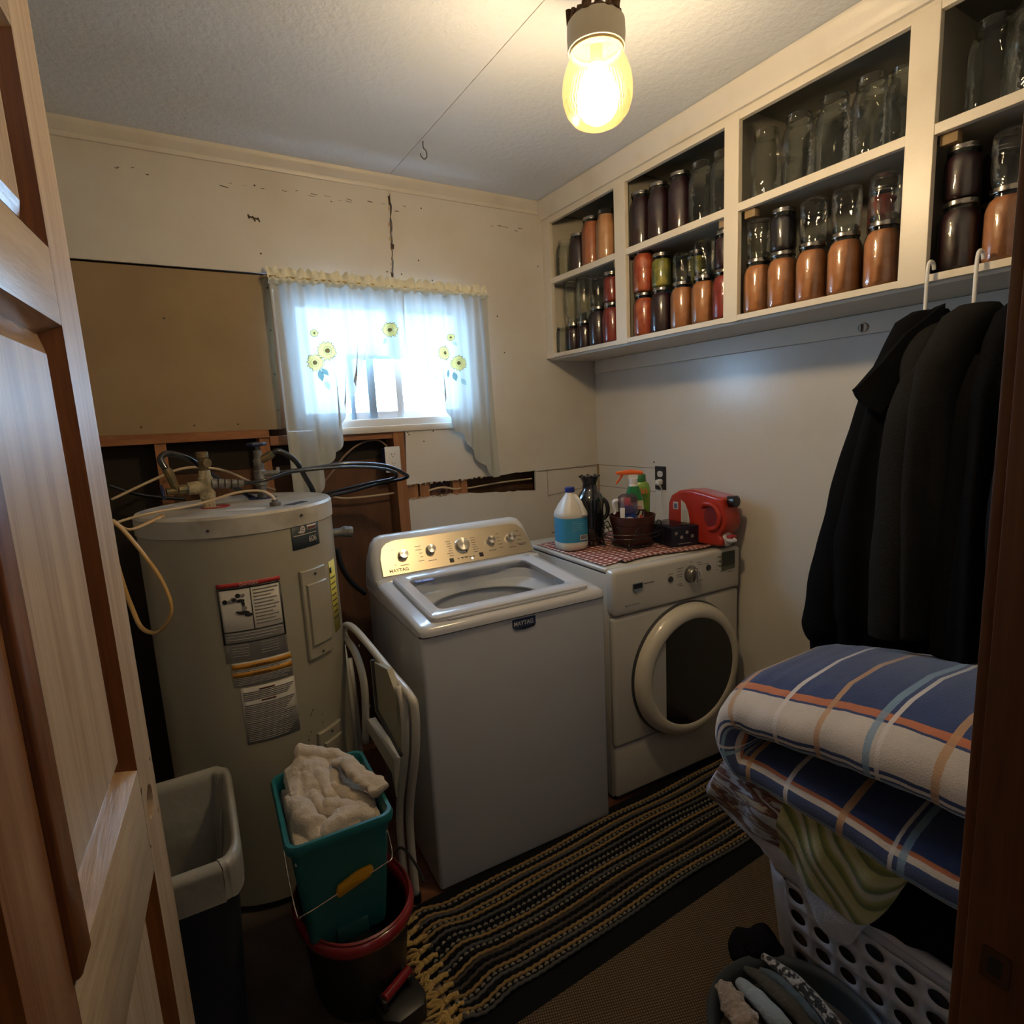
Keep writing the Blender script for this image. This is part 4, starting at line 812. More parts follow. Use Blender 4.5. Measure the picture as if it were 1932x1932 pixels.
def knob_face():
    m, nt, b = base('spun_metal'); b.inputs['Metallic'].default_value = 1.; b.inputs['Roughness'].default_value = .25; b.inputs['Base Color'].default_value = (.55, .53, .50, 1)
    b.inputs['Anisotropic'].default_value = .9
    tg = node(nt, 'ShaderNodeTangent', direction_type='RADIAL', axis='Z'); nt.links.new(tg.outputs[0], b.inputs['Tangent']); return m
KF = knob_face()
for x, w, r, a in ((.118, .070, .019, 120), (.232, .074, .0185, 160), (.368, .072, .029, 200), (.497, .072, .0185, 200), (.592, .072, .019, 0)): knob(x, w, r, 'knob', a)
text('MAYTAG', .019, M_['print'], PF @ Matrix.Translation((.052, .008, .0022)), cp, bold=.0003)
mb = MB(); rn = random.Random(2)
def ln(x, w, L, h=.0022): mb.box(x, x+L, w, w+h, .0021, .0024, xf=PF)
for kx, rr, cnt in ((.118, .032, 2), (.232, .034, 5), (.368, .044, 7), (.497, .034, 5), (.592, .032, 4)):
    for i in range(cnt):
        w = .098-i*(.062/max(cnt-1, 1)); sgn = (-1,) if kx < .3 else ((1,) if kx > .4 else (-1, 1))
        for s in sgn: L = rn.uniform(.012, .026) if kx != .118 else .008; ln(kx+s*rr-(L if s < 0 else 0), w, L)
    ln(kx-.018, .030 if kx != .368 else .021, .034, .0026)
for i in range(5): ln(.335+i*.017, .018, .008, .0035)
ln(.615, .040, .045); ln(.622, .034, .036)
mb.build('panel_print', M_['print'], cp, smooth=0, kind='stuff')
MB().box(.300, .318, .008, .026, .002, .0028, xf=PF).build('button', M_['black'], cp); MB().box(.432, .450, .012, .030, .002, .0028, xf=PF).build('button', M_['black'], cp)
MB().lathe([(.0042, .0021), (.0038, .003), (.0001, .0032)], n=12, cap=False, xf=PF @ Matrix.Translation((.398, .012, 0))).build('status_light', emit('white_led', (.9, .95, 1), 3), cp)
FR = lambda x, z, y=-.0006: Matrix.Translation((x, y, z)) @ XB
MB().prism(rrect(0, .088, 0, .030, .003, 3), 'z', 0, .003, xf=FR(.318, .848, -.000)).build('front_badge', mat('badge_blue', (.015, .03, .09), .35), wa)
MB().prism([(0, .002), (.088, .002), (.082, -.005), (.044, -.010), (.006, -.005)], 'z', 0, .0035, xf=FR(.318, .848, 0)).build('badge_rim', M_['chrome'], wa)
text('MAYTAG', .0215, M_['printl'], FR(.322, .855, -.0031), wa, bold=.0002, sx=.86)
# ================================================================ DRYER
DX0, DY0 = -.700, -.9004; WD = .68
dr = thing('dryer', 'cream-white front-load dryer with large black round door window', 'dryer', (DX0, DY0, 0), TH)
MB().rbox(0, WD, .022, .66, .015, .938, .006, 2).build('cabinet', M_['whited'], dr)
MB().rbox(.0, WD, .03, .67, .942, .960, .006, 3).build('top_panel', M_['whited'], dr)
MB().box(.004, WD-.004, .03, .655, .937, .943).build('top_seam', M_['dark'], dr, smooth=0)
MB().rbox(0, WD, -.012, .045, .776, .957, .016, 4).build('control_fascia', M_['whited'], dr)
MB().rbox(0, WD, -.006, .03, .240, .772, .016, 4).build('front_panel', M_['whited'], dr)
MB().rbox(.003, WD-.003, .000, .03, .020, .236, .014, 4).build('toe_panel', M_['whited'], dr)
MB().box(.01, WD-.01, .02, .5, .002, .03).build('base_shadow_gap', M_['blackm'], dr)
# door
dcx, dcz, RO, RI = .365, .488, .278, .222
Dm = Matrix.Translation((dcx, -.006, dcz)) @ XB      # local: x right, y up, z toward viewer
dd = MB().lathe([(RO+.006, 0), (RO+.006, .006), (RO-.004, .014)], n=72, cap=False, xf=Dm).build('door_gasket', M_['dark'], dr)
dd = MB().lathe([(RO, .004), (RO, .022), (RO-.006, .040), (RO-.022, .052), (RI+.012, .056), (RI+.002, .052), (RI-.004, .045)], n=80, cap=False, xf=Dm).build('door', mat('door_ring', (.62, .58, .49), .22, coat=.5), dr, smooth=60)
cut = -.150
pts = [(RI*math.cos(q*math.pi/48), RI*math.sin(q*math.pi/48)) for q in range(-48, 49)]
poly = [p for p in [(RI*math.cos(R(a)), RI*math.sin(R(a))) for a in range(-180, 181, 3)] if p[0] > cut]
zc = math.sqrt(RI**2-cut**2)
poly = [(RI*math.cos(R(a)), RI*math.sin(R(a))) for a in range(-132, 133, 3)]
MB().prism(poly, 'z', .044, .050, xf=Dm).build('door_window', mat('door_black_glass', (.012, .012, .013), .12, coat=.2), dd, smooth=0)
poly2 = [(RI*math.cos(R(a)), RI*math.sin(R(a))) for a in range(132, 229, 4)]
MB().prism(poly2, 'z', .040, .0485, xf=Dm).build('door_pull', M_['whited'], dd, smooth=0)
# dryer fascia details
def FD(x, z, o=0.): return Matrix.Translation((x, -.0122-o, z)) @ XB
MB().prism([(0, .004), (0, .028), (.052, .028), (.052, .004), (.040, -.004), (.012, -.004)], 'z', 0, .004, xf=FD(.088, .868)).build('badge', M_['chrome'], dr)
MB().prism(rrect(.004, .048, .006, .025, .002, 2), 'z', .004, .0048, xf=FD(.088, .868)).build('badge_face', M_['black'], dr)
mb = MB()
def lf(x, z, L, h=.0022): mb.box(x, x+L, z, z+h, 0, .0004, xf=FD(0, 0))
lf(.146, .884, .05, .004); lf(.066, .812, .058, .002); lf(.055, .810, .007, .006)
for i, (x, z, L) in enumerate(((.318, .914, .03), (.318, .902, .028), (.315, .889, .030), (.316, .880, .026), (.318, .850, .024), (.326, .842, .022), (.430, .912, .028), (.424, .922, .024), (.384, .930, .02), (.27, .899, .026), (.47, .910, .02), (.425, .846, .03))): lf(x, z, L)
for i in range(4): lf(.538, .925-.017*i, .010)
lf(.558, .862, .03); lf(.605, .852, .03)
mb.build('fascia_print', M_['print'], dr, smooth=0, kind='stuff')
kn = MB().lathe([(.036, 0), (.036, .002), (.030, .004), (.029, .022), (.026, .026), (.0001, .026)], n=32, cap=False, xf=FD(.392, .882)).build('cycle_knob', mat('grey_knob', (.30, .29, .26), .25, .8), dr)
MB().rbox(-.007, .009, -.027, .027, .02, .040, .004, xf=FD(.392, .882)).build('knob_grip', M_['chrome'], kn)
for x, z in ((.282, .880), (.490, .892)): MB().lathe([(.0125, 0), (.012, .004), (.0001, .005)], n=20, cap=False, xf=FD(x, z)).build('button', M_['dark'], dr)
MB().prism(rrect(0, .078, 0, .078, .003, 2), 'z', 0, .002, xf=FD(.566, .866)).build('display_bezel', mat('display_olive', (.10, .11, .07), .35), dr)
MB().prism(rrect(.002, .076, .016, .076, .002, 2), 'z', .002, .0024, xf=FD(.566, .866)).build('display', mat('display_dark', (.018, .025, .030), .3), dr)
for i in range(3): MB().lathe([(.0045, 0), (.004, .003), (.0001, .0032)], n=12, cap=False, xf=FD(.556, .928-.020*i)).build('button', mat('olive_button', (.10, .12, .06), .4), dr)
DT = .9605
def dl(x, y, z=0): v = Matrix.Translation((DX0, DY0, 0)) @ Matrix.Rotation(TH, 4, 'Z') @ Vector((x, y, z)); return v
# towel
def gingham():
    m, nt, b = base('red_white_gingham'); tc = node(nt, 'ShaderNodeTexCoord'); sp = node(nt, 'ShaderNodeSeparateXYZ'); nt.links.new(tc.outputs['UV'], sp.inputs[0])
    o = []
    for ax, fr in (('X', 21.), ('Y', 17.)):
        mu = node(nt, 'ShaderNodeMath', operation='MULTIPLY'); mu.inputs[1].default_value = fr; nt.links.new(sp.outputs[ax], mu.inputs[0])
        f = node(nt, 'ShaderNodeMath', operation='FRACT'); nt.links.new(mu.outputs[0], f.inputs[0]); g = node(nt, 'ShaderNodeMath', operation='GREATER_THAN'); g.inputs[1].default_value = .48; nt.links.new(f.outputs[0], g.inputs[0]); o.append(g)
    a = node(nt, 'ShaderNodeMath', operation='ADD'); nt.links.new(o[0].outputs[0], a.inputs[0]); nt.links.new(o[1].outputs[0], a.inputs[1])
    d = node(nt, 'ShaderNodeMath', operation='MULTIPLY'); d.inputs[1].default_value = .5; nt.links.new(a.outputs[0], d.inputs[0])
    r = node(nt, 'ShaderNodeValToRGB'); r.color_ramp.interpolation = 'CONSTANT'; e = r.color_ramp.elements; e[0].color = (.68, .60, .54, 1); e[1].position = .4; e[1].color = (.30, .10, .085, 1); k = e.new(.9); k.color = (.17, .022, .022, 1)
    nt.links.new(d.outputs[0], r.inputs[0]); nt.links.new(r.outputs[0], b.inputs['Base Color']); b.inputs['Roughness'].default_value = .9; return m
GI = gingham()
def tw(u, v):
    x = .012+.60*u; y = .055+.50*v+.02*math.sin(u*6)*(1-v); w = .0022+.0020*(1+math.sin(u*46+3*math.sin(v*5)))*.5+.0018*(1+math.sin(v*30+u*9))*.5 + (.006*max(0, 1-abs(u-.16)/.05)*(1-v)**2)
    return tuple(dl(x, y, DT+w) - dl(0, 0, 0))
tv = MB().grid(tw, 90, 70, uv=True).build('dish_towel', GI, None, smooth=180, solid=.0012); tv.location = dl(0, 0, 0); tag(tv, 'red and white gingham towel spread on the dryer top', 'towel')
def tf(u, v):
    q = v*3.3; x = .10+.50*u; y = .050-.004*math.cos(q*2)+.02*math.sin(u*6)-.012*math.sin(q); return tuple(dl(x, y+.010-.012*math.cos(q), DT+.006+.006*math.sin(q)+.001*math.sin(u*60))-dl(0, 0, 0))
o = MB().grid(tf, 60, 10, uv=True).build('folded_hem', GI, tv, smooth=180)
def at(px, py, z=DT+.006): return (px, py, z)
# bleach jug
bj = thing('bleach_jug', 'white jug with blue cap and blue label on the towel', 'jug', (-.592, -.520, DT+.0055), -.15)
S_ = lambda z, a, b, p=2.6, ox=0, n=40: [(ox+math.copysign(abs(math.cos(2*math.pi*i/n))**(2/p), math.cos(2*math.pi*i/n))*a, math.copysign(abs(math.sin(2*math.pi*i/n))**(2/p), math.sin(2*math.pi*i/n))*b, z) for i in range(n)]
MB().loft([S_(0, .058, .056), S_(.006, .066, .064), S_(.03, .069, .067), S_(.036, .067, .065), S_(.142, .067, .065), S_(.148, .070, .068), S_(.165, .066, .064), S_(.195, .050, .048), S_(.225, .032, .031, 2), S_(.243, .019, .019, 2), S_(.250, .017, .017, 2)]).build('bottle', mat('white_jug_plastic', (.62, .60, .55), .35, sss=.2), bj, smooth=50)
MB().tube([(.010, -.020, .235), (.022, -.046, .205), (.026, -.062, .17), (.028, -.066, .152)], [.009, .010, .010, .012], 10, smooth=4).build('handle', mat('white_jug_plastic', (.62, .60, .55), .35), bj)
MB().lathe([(.020, .247), (.021, .250), (.021, .266), (.018, .269), (.0001, .269)], n=30, ribs=15, ribd=.02, cap=False).build('cap', mat('dark_blue_cap', (.015, .03, .22), .35), bj)
lb = MB().loft([S_(.037, .0678, .0658), S_(.141, .0678, .0658)], cap=False).build('label_wrap', mat('bright_blue_label', (.035, .25, .45), .4), bj, smooth=60)
mb = MB()
for i, L in enumerate((.03, .05, .05, .045, .05, .02)): mb.box(-.03, -.03+L, -.0672, -.0664, .125-.008*i, .1265-.008*i)
mb.build('print', mat('pale_blue_text', (.25, .5, .65), .5), lb, kind='stuff'); MB().box(.006, .042, -.0676, -.0664, .045, .068).build('barcode', M_['printl'], lb)
mb = MB(); [mb.box(.009+.0028*i, .0105+.0028*i, -.0682, -.0674, .05, .066) for i in range(11)]; mb.build('bars', M_['blackm'], lb, kind='stuff')
# black jug
kj = thing('black_bottle', 'tall black bottle with flared collar between bleach and flower pot', 'bottle', (-.478, -.515, DT+.0055), .3)
kj.scale = (1.12, 1.12, .90)
MB().loft([S_(0, .048, .040), S_(.006, .054, .046), S_(.10, .058, .048), S_(.17, .052, .045), S_(.215, .058, .048), S_(.235, .054, .045), S_(.262, .040, .036, 2.2), S_(.275, .030, .029, 2), S_(.300, .028, .027, 2), S_(.315, .031, .030, 2), S_(.336, .040, .038, 2), S_(.340, .036, .034, 2)]).build('bottle', mat('glossy_black_plastic', (.010, .010, .013), .12, coat=.8), kj, smooth=50)
for i in range(8): q = i*math.pi/4; MB().tube([(.036*math.cos(q), .034*math.sin(q), .335), (.040*math.cos(q), .038*math.sin(q), .343)], .006, 6).build('collar_notch', M_['black'], kj)
MB().tube([(.035, -.03, .23), (.05, -.045, .20), (.052, -.047, .15), (.04, -.035, .12)], .009, 8, smooth=4).build('handle', M_['black'], kj)
# wire stand and pot
wc = Vector((-.365, -.66, DT+.0055))
ws = thing('wire_basket', 'black scrolled wire basket holding the brown pot', 'basket', wc)
bw = M_['black']
mb = MB()
for z, r in ((.012, .085), (.05, .118), (.07, .125)): mb.tube([(r*1.15*math.cos(q*.2618), r*.95*math.sin(q*.2618), z) for q in range(24)], .0022, 6, closed=True)
mb.build('ring', bw, ws)
mb = MB()
for i in range(9): y = -.08+.02*i; L = math.sqrt(max(.0001, 1-(y/.085)**2))*.096; mb.tube([(-L, y, .012), (L, y, .012)], .0016, 5)
mb.build('base_wires', bw, ws)
for i in range(4):
    q = math.pi/4+i*math.pi/2; c, s = math.cos(q), math.sin(q)
    mb = MB()
    for k in (-1, 1):
        tx, ty = -s*k, c*k
        mb.tube([(c*.10+tx*.045, s*.09+ty*.045, .07), (c*.12+tx*.05, s*.10+ty*.05, .10), (c*.135+tx*.03, s*.115+ty*.03, .085), (c*.14+tx*.02, s*.12+ty*.02, .045), (c*.13+tx*.005, s*.11+ty*.005, .004), (c*.125, s*.105, .003)], .0022, 6, smooth=5)
    mb.tube([(c*.118, s*.098, .05), (c*.15, s*.13, .03), (c*.152, s*.132, .006), (c*.13, s*.112, .003)], .0022, 6, smooth=5)
    mb.build('scroll_leg', bw, ws)
po = thing('flower_pot', 'brown plastic pot holding spray bottles in the wire basket', 'pot', wc+Vector((0, 0, .0145)))
mb = MB().lathe([(.0001, .0), (.076, .0), (.080, .004), (.092, .085), (.094, .086), (.0985, .118), (.0985, .122), (.095, .122), (.090, .09), (.076, .006), (.0001, .006)], n=48, cap=False); mb.build('pot_wall', mat('brown_pot_plastic', (.060, .018, .014), .35), po, smooth=40)
# spray bottle with orange trigger
sb = thing('spray_bottle', 'white stain-remover spray with orange trigger, standing in the pot', 'bottle', wc+Vector((.030, .022, .022)), R(137))
sb.scale = (1.12, 1.12, 1.)
MB().loft([S_(0, .036, .026), S_(.005, .040, .030), S_(.13, .040, .030), S_(.165, .037, .028), S_(.205, .027, .022), S_(.235, .018, .018, 2), S_(.245, .014, .014, 2)]).build('bottle', mat('white_spray_bottle', (.60, .55, .50), .3), sb, smooth=50)
MB().loft([S_(.172, .0362, .0278), S_(.205, .0275, .0226), S_(.234, .0195, .0192, 2.)], cap=False).build('neck_sleeve', mat('green_sleeve', (.012, .17, .05), .4), sb, smooth=60)
MB().lathe([(.016, .243), (.016, .265), (.013, .268)], n=20, ribs=10, ribd=.03).build('neck_ring', M_['whitep'], sb)
MB().loft([[(x, y, z) for x, y, z in [( -.018, -.010, z0), (.018, -.010, z0), (.018, .010, z0), (-.018, .010, z0)]] for z0 in (.266, .285)]).build('trigger_body', M_['whitep'], sb)
og = mat('orange_plastic', (.70, .12, .02), .35)
mb = MB(); mb.bev(MB().prism([(-.040, .283), (-.036, .298), (.010, .306), (.050, .300), (.066, .297), (.068, .288), (.048, .284)], 'y', -.011, .011), .003, 2); mb.build('trigger_head', og, sb)
MB().tube([(.040, 0, .288), (.048, 0, .272), (.056, 0, .258), (.066, 0, .246)], [.006, .005, .0045, .004], 8, smooth=4).build('trigger', og, sb)
fl = MB().prism(rrect(-.035, .035, .045, .165, .008, 4), 'y', .0302, .0306).build('front_label', mat('label_cream', (.55, .50, .46), .45), sb)
text('OUT', .034, M_['black'], Matrix.Translation((.033, .0308, .110)) @ Matrix.Rotation(R(180), 4, 'Z') @ XB, fl, bold=.0012, sx=1.05, shear=.15)
MB().prism(rrect(-.034, .034, .155, .168, .002, 2), 'y', .0300, .0305).build('yellow_band', mat('label_yellow', (.55, .38, .03), .45), fl)
mb = MB(); [mb.box(-.03, .03-.008*i, .0306, .0309, .147-.006*i, .149-.006*i) for i in range(3)]; mb.box(-.034, -.022, .0306, .0309, .06, .11); mb.build('red_print', mat('label_red', (.5, .06, .04), .5), fl, kind='stuff')
text('24', .030, M_['blackm'], Matrix.Translation((.02, .0308, .062)) @ Matrix.Rotation(R(180), 4, 'Z') @ XB, fl) if False else None
MB().lathe([(.014, 0), (.020, 0), (.020, .0008), (.014, .0008)], n=24, cap=False, xf=Matrix.Translation((.006, .0306, .070)) @ Matrix.Rotation(R(-90), 4, 'X')).build('ring_print', M_['dark'], fl)
# small blue capped spray
s2 = thing('spray_bottle', 'small blue spray bottle under a clear domed cap, in the pot', 'bottle', wc+Vector((-.036, -.012, .022)), R(-43))
s2.scale = (1.12, 1.12, 1.05)
MB().loft([S_(0, .028, .024), S_(.004, .031, .027), S_(.10, .031, .027), S_(.13, .026, .023), S_(.15, .018, .018, 2)]).build('bottle', mat('royal_blue_plastic', (.015, .05, .30), .3), s2, smooth=50)
MB().lathe([(.034, .125), (.036, .13), (.038, .175), (.034, .190), (.022, .198), (.0001, .200)], n=28, cap=False).build('dome_cap', thin_glass('cloudy_cap', (.90, .80, .84), milk=.25, rough=.2), s2)
MB().rbox(-.012, .012, -.012, .012, .15, .182, .003).build('pump', mat('pink_red_pump', (.55, .10, .12), .4), s2)
MB().tube([(-.02, 0, .170), (-.046, -.01, .172), (-.052, -.012, .155), (-.046, -.01, .13), (-.052, -.012, .118)], [.006, .009, .006, .005, .004], 8, smooth=4).build('trigger', M_['whitep'], s2)
MB().lathe([(.0001, .001), (.023, .0006), (.024, 0)], n=24, cap=False, xf=Matrix.Translation((.006, -.0275, .085)) @ XB).build('round_label', M_['printl'], s2)
MB().box(-.004, .018, -.0290, -.0285, .088, .091).build('print', PM['maroon'], s2)
MB().rbox(-.028, -.010, -.044, -.034, .08, .148, .003).build('spare_nozzle', M_['whitep'], s2)
# green bottle
gb = thing('detergent_bottle', 'green scent-booster bottle with orange lettering behind the spray', 'bottle', (-.195, -.535, DT+.0055), R(-43))
gm_ = mat('green_bottle', (.10, .28, .04), .3, var=(14, (.25, .36, .05), .4, .7), coat=.3)
MB().loft([S_(0, .036, .026), S_(.005, .040, .030), S_(.17, .044, .032), S_(.215, .046, .033), S_(.245, .038, .030), S_(.255, .026, .024, 2.)]).build('bottle', gm_, gb, smooth=50)
MB().lathe([(.025, .252), (.026, .256), (.024, .285), (.021, .289), (.0001, .289)], n=24, cap=False, ribs=12, ribd=.02).build('cap', mat('dark_green_cap', (.03, .16, .05), .35), gb)
text('Gain', .042, mat('orange_letter', (.60, .18, .05), .4), Matrix.Translation((-.040, -.0345, .190)) @ XB @ Matrix.Rotation(R(12), 4, 'Z'), gb, bold=.0015, sx=.95)
# glove box
gx = thing('glove_box', 'dark navy cardboard box with torn plastic window on the towel', 'box', (-.198, -.740, DT+.0055), R(-12))
gx.scale = (1.12, 1.05, 1.05)
MB().rbox(-.065, .065, -.085, .095, 0, .080, .0015, 1).build('carton', mat('navy_carton', (.012, .013, .028), .35, var=(9, (.02, .012, .03), .5, .7)), gx, smooth=0)
MB().grid(lambda u, v: (-.05+.10*u, -.07+.13*v, .081+.004*fbm(u*3, v*3, 4)+.003), 14, 14).build('plastic_film', thin_glass('film', (.8, .7, .72), milk=.12, rough=.15), gx)
mb = MB(); rn = random.Random(4)
for i in range(5): mb.box(.0652, .0656, -.06+.02*i, -.048+.02*i, .030, .033)
for i in range(4): mb.box(-.05+.024*i, -.038+.024*i, -.0856, -.0852, .05-.018*(i % 2), .062-.018*(i % 2))
mb.box(-.035, .02, -.0856, -.0852, .010, .013); mb.build('print', PM['grey'], gx, kind='stuff')
# red detergent jug lying on its side
rj = thing('detergent_jug', 'red detergent jug lying on its side with white spout', 'jug', (-.105, -.82, DT))
sil = [(-.672, .985), (-.664, 1.05), (-.668, 1.13), (-.685, 1.165), (-.73, 1.19), (-.80, 1.197), (-.87, 1.188), (-.93, 1.178), (-.962, 1.176), (-.964, 1.130), (-.975, 1.10), (-.978, 1.062), (-.965, 1.035), (-.945, 1.018), (-.962, 1.002), (-.958, .972), (-.90, .9695), (-.84, .9695), (-.78, .972), (-.70, .976)]
t1 = MB().prism(sil, 'x', -.155, -.055); mb = MB(); mb.bev(t1, .020, 4, ang=.9)
RJ = mat('red_jug_plastic', (.42, .030, .014), .32, coat=.3, var=(5, (.36, .02, .01), .4, .7))
mb.build('jug_body', RJ, rj, world=True, smooth=50)
hp = [(-.905+.036*math.cos(R(a)), 1.092+.044*math.sin(R(a))) for a in range(0, 360, 15)]
MB().loft([[(-.1556, y, z) for y, z in hp], [(-.135, -.905+(y+.905)*.75, 1.092+(z-1.092)*.75) for y, z in hp], [(-.125, -.905+(y+.905)*.4, 1.092+(z-1.092)*.4) for y, z in hp]]).build('handle_recess', mat('deep_red_recess', (.16, .008, .006), .5), rj, world=True)
MB().tube([(-.156, -.86, 1.13), (-.160, -.88, 1.145), (-.160, -.925, 1.14), (-.160, -.952, 1.10), (-.160, -.94, 1.055), (-.157, -.90, 1.04)], .010, 8, smooth=5).build('handle_rib', RJ, rj, world=True)
MB().tube([(-.105, -.955, 1.155), (-.105, -.965, 1.157), (-.105, -.992, 1.160), (-.105, -.994, 1.160)], [.024, .0245, .0235, .018], 24).build('cap', M_['black'], rj, world=True)
MB().tube([(-.11, -.93, .998), (-.115, -.958, .998), (-.115, -.962, .998)], [.030, .029, .022], 24).build('spout_collar', M_['whitep'], rj, world=True)
MB().tube([(-.115, -.96, 1.0), (-.118, -.985, 1.0), (-.12, -1.002, 1.002)], [.018, .014, .006], 12).build('spout', M_['whitep'], rj, world=True)
MB().rbox(-.135, -.10, -.992, -.966, 1.008, 1.020, .003).build('spout_button', PM['red'], rj, world=True)
MB().prism([(-.745, 1.15), (-.745, 1.0), (-.752, .985), (-.775, .985), (-.790, 1.02), (-.793, 1.06), (-.785, 1.10), (-.768, 1.135)], 'x', -.1562, -.1555).build('label', M_['printl'], rj, world=True)
MB().prism([(-.70, 1.105), (-.728, 1.105), (-.728, 1.138), (-.70, 1.138)], 'x', -.1562, -.1555).build('label', M_['printl'], rj, world=True)
MB().prism([(-.705, 1.109), (-.723, 1.109), (-.723, 1.130), (-.705, 1.130)], 'x', -.1566, -.156).build('label_print', mat('blue_grey_print', (.10, .12, .25), .5), rj, world=True)
mb = MB(); [mb.box(-.1566, -.156, -.750, -.780, 1.10-.008*i, 1.102-.008*i) for i in range(10)]; mb.build('label_print', PM['grey'], rj, world=True, kind='stuff')
# wooden sticks behind the black bottle
# ================================================================ FLOOR COVERINGS
mm = MB().rbox(-1.62, -.02, -1.395, -.905, .001, .006, .002); tag(mm.build('rubber_mat', M_['rubber'], None), 'long black rubber mat under the striped rug', 'mat')
def sisal():
    m, nt, b = base('tan_sisal'); tc = node(nt, 'ShaderNodeTexCoord'); mp = node(nt, 'ShaderNodeMapping', Scale=(48, 48, 48), Rotation=(0, 0, R(20)))
    nt.links.new(tc.outputs['Object'], mp.inputs[0]); w1 = node(nt, 'ShaderNodeTexWave', Scale=1., Distortion=1.5, wave_type='BANDS', bands_direction='X'); w2 = node(nt, 'ShaderNodeTexWave', Scale=.9, Distortion=1.5, wave_type='BANDS', bands_direction='Y')
    nt.links.new(mp.outputs[0], w1.inputs['Vector']); nt.links.new(mp.outputs[0], w2.inputs['Vector'])
    mu = node(nt, 'ShaderNodeMath', operation='MULTIPLY'); nt.links.new(w1.outputs[1], mu.inputs[0]); nt.links.new(w2.outputs[1], mu.inputs[1])
    r = node(nt, 'ShaderNodeValToRGB'); r.color_ramp.elements[0].color = (.035, .022, .012, 1); r.color_ramp.elements[1].color = (.21, .145, .085, 1); r.color_ramp.elements[1].position = .6
    nt.links.new(mu.outputs[0], r.inputs[0]); nt.links.new(r.outputs[0], b.inputs['Base Color']); b.inputs['Roughness'].default_value = .9
    bp = node(nt, 'ShaderNodeBump', Strength=.7, Distance=.004); nt.links.new(mu.outputs[0], bp.inputs['Height']); nt.links.new(bp.outputs[0], b.inputs['Normal']); return m
tag(MB().rbox(-1.585, -.06, -2.24, -1.385, .0005, .0045, .001).build('sisal_carpet', sisal(), None), 'tan woven sisal carpet on the near floor', 'carpet')
tag(MB().prism([(-1.80, -1.215), (-1.70, -1.175), (-1.60, -1.17), (-1.605, -1.43), (-1.59, -2.2), (-1.95, -2.2), (-1.98, -1.5)], 'z', .0005, .007).build('beige_mat', mat('beige_low_pile', (.22, .16, .10), .9, bump=(300, .5)), None), 'plain beige low-pile mat by the rug fringe', 'mat')
tag(MB().box(-2.699, -1.78, -1.6, -.0, .0005, .002).build('floor_shade_sheet', M_['darkfloor'], None, smooth=0), 'dark patchy sheet painting the floor shade under the bins', 'mat')  # thin sheet added to darken the floor where it lies in shade
# crocheted striped rug, rows of raised stitches
rx0, rx1, ry0, ry1 = -1.595, -.05, -1.325, -.955
rug = thing('striped_rug', 'black, grey and mustard striped crocheted rug with yellow fringe', 'rug', (-.9, -1.15, .006))
RC = dict(k=mat('rug_black', (.006, .007, .011), .95, spec=.12, sheen=.05), g=mat('rug_grey', (.075, .075, .078), .95, spec=.12, sheen=.05), m=mat('rug_mustard', (.23, .15, .065), .95, spec=.12, sheen=.05), w=mat('rug_ivory', (.22, .20, .165), .95, spec=.12, sheen=.05), b=mat('rug_browngrey', (.06, .05, .046), .95, spec=.12, sheen=.05))
def ruz(x, y):
    e = max(0, 1-(x-rx0)/.35); return .006+.005+.007*e*(1+math.sin(x*40+y*12))+.003*(1+math.sin(x*13+y*20))
def ruy(x, y):
    e = max(0, 1-(x-rx0)/.3); return y+.012*e*math.sin(x*22+y*9)+.004*math.sin(x*7+1)
MB().grid(lambda u, v: (rx0+.004+(rx1-rx0)*u, ruy(rx0+(rx1-rx0)*u, ry0+(ry1-ry0)*v), ruz(rx0+(rx1-rx0)*u, ry0+(ry1-ry0)*v)-.0035), 120, 20).build('backing', RC['k'], rug, world=True, smooth=180, solid=.003)
seq = 'mwkmgkmwmkgkwkwmkgwkmbkbkmwgkmwg'
pat = seq; nr = len(pat); st_ = {}
for i, c in enumerate(pat):
    y = ry1-.003-(ry1-ry0-.006)*i/(nr-1); rad = .0050; mb = st_.setdefault(c, MB())
    if c in 'mgb':        # continuous cord rows with scalloped edge
        N = 130; mb.tube([(rx0+(rx1-rx0)*k/N, ruy(rx0+(rx1-rx0)*k/N, y)+.0018*(-1)**k, ruz(rx0+(rx1-rx0)*k/N, y)) for k in range(N+1)], rad, 5)
    else:                 # dashes
        N = 78
        for k in range(N):
            if c == 'k' and i % 2 == 0 and k % 2: continue
            x0 = rx0+(rx1-rx0)*(k+.12)/N; x1 = rx0+(rx1-rx0)*(k+.80)/N; xm = (x0+x1)/2
            mb.tube([(x0, ruy(x0, y), ruz(x0, y)-.001), (xm, ruy(xm, y)+.001, ruz(xm, y)+.0012), (x1, ruy(x1, y), ruz(x1, y)-.001)], [rad*.5, rad*.95, rad*.5], 5)
for c, mb in st_.items():
    mb.build('stitches', RC[c], rug, world=True, smooth=180, kind='stuff')
fr = mat('mustard_fringe', (.44, .29, .085), .95, sheen=.3, bump=(200, .6)); rn = random.Random(12)
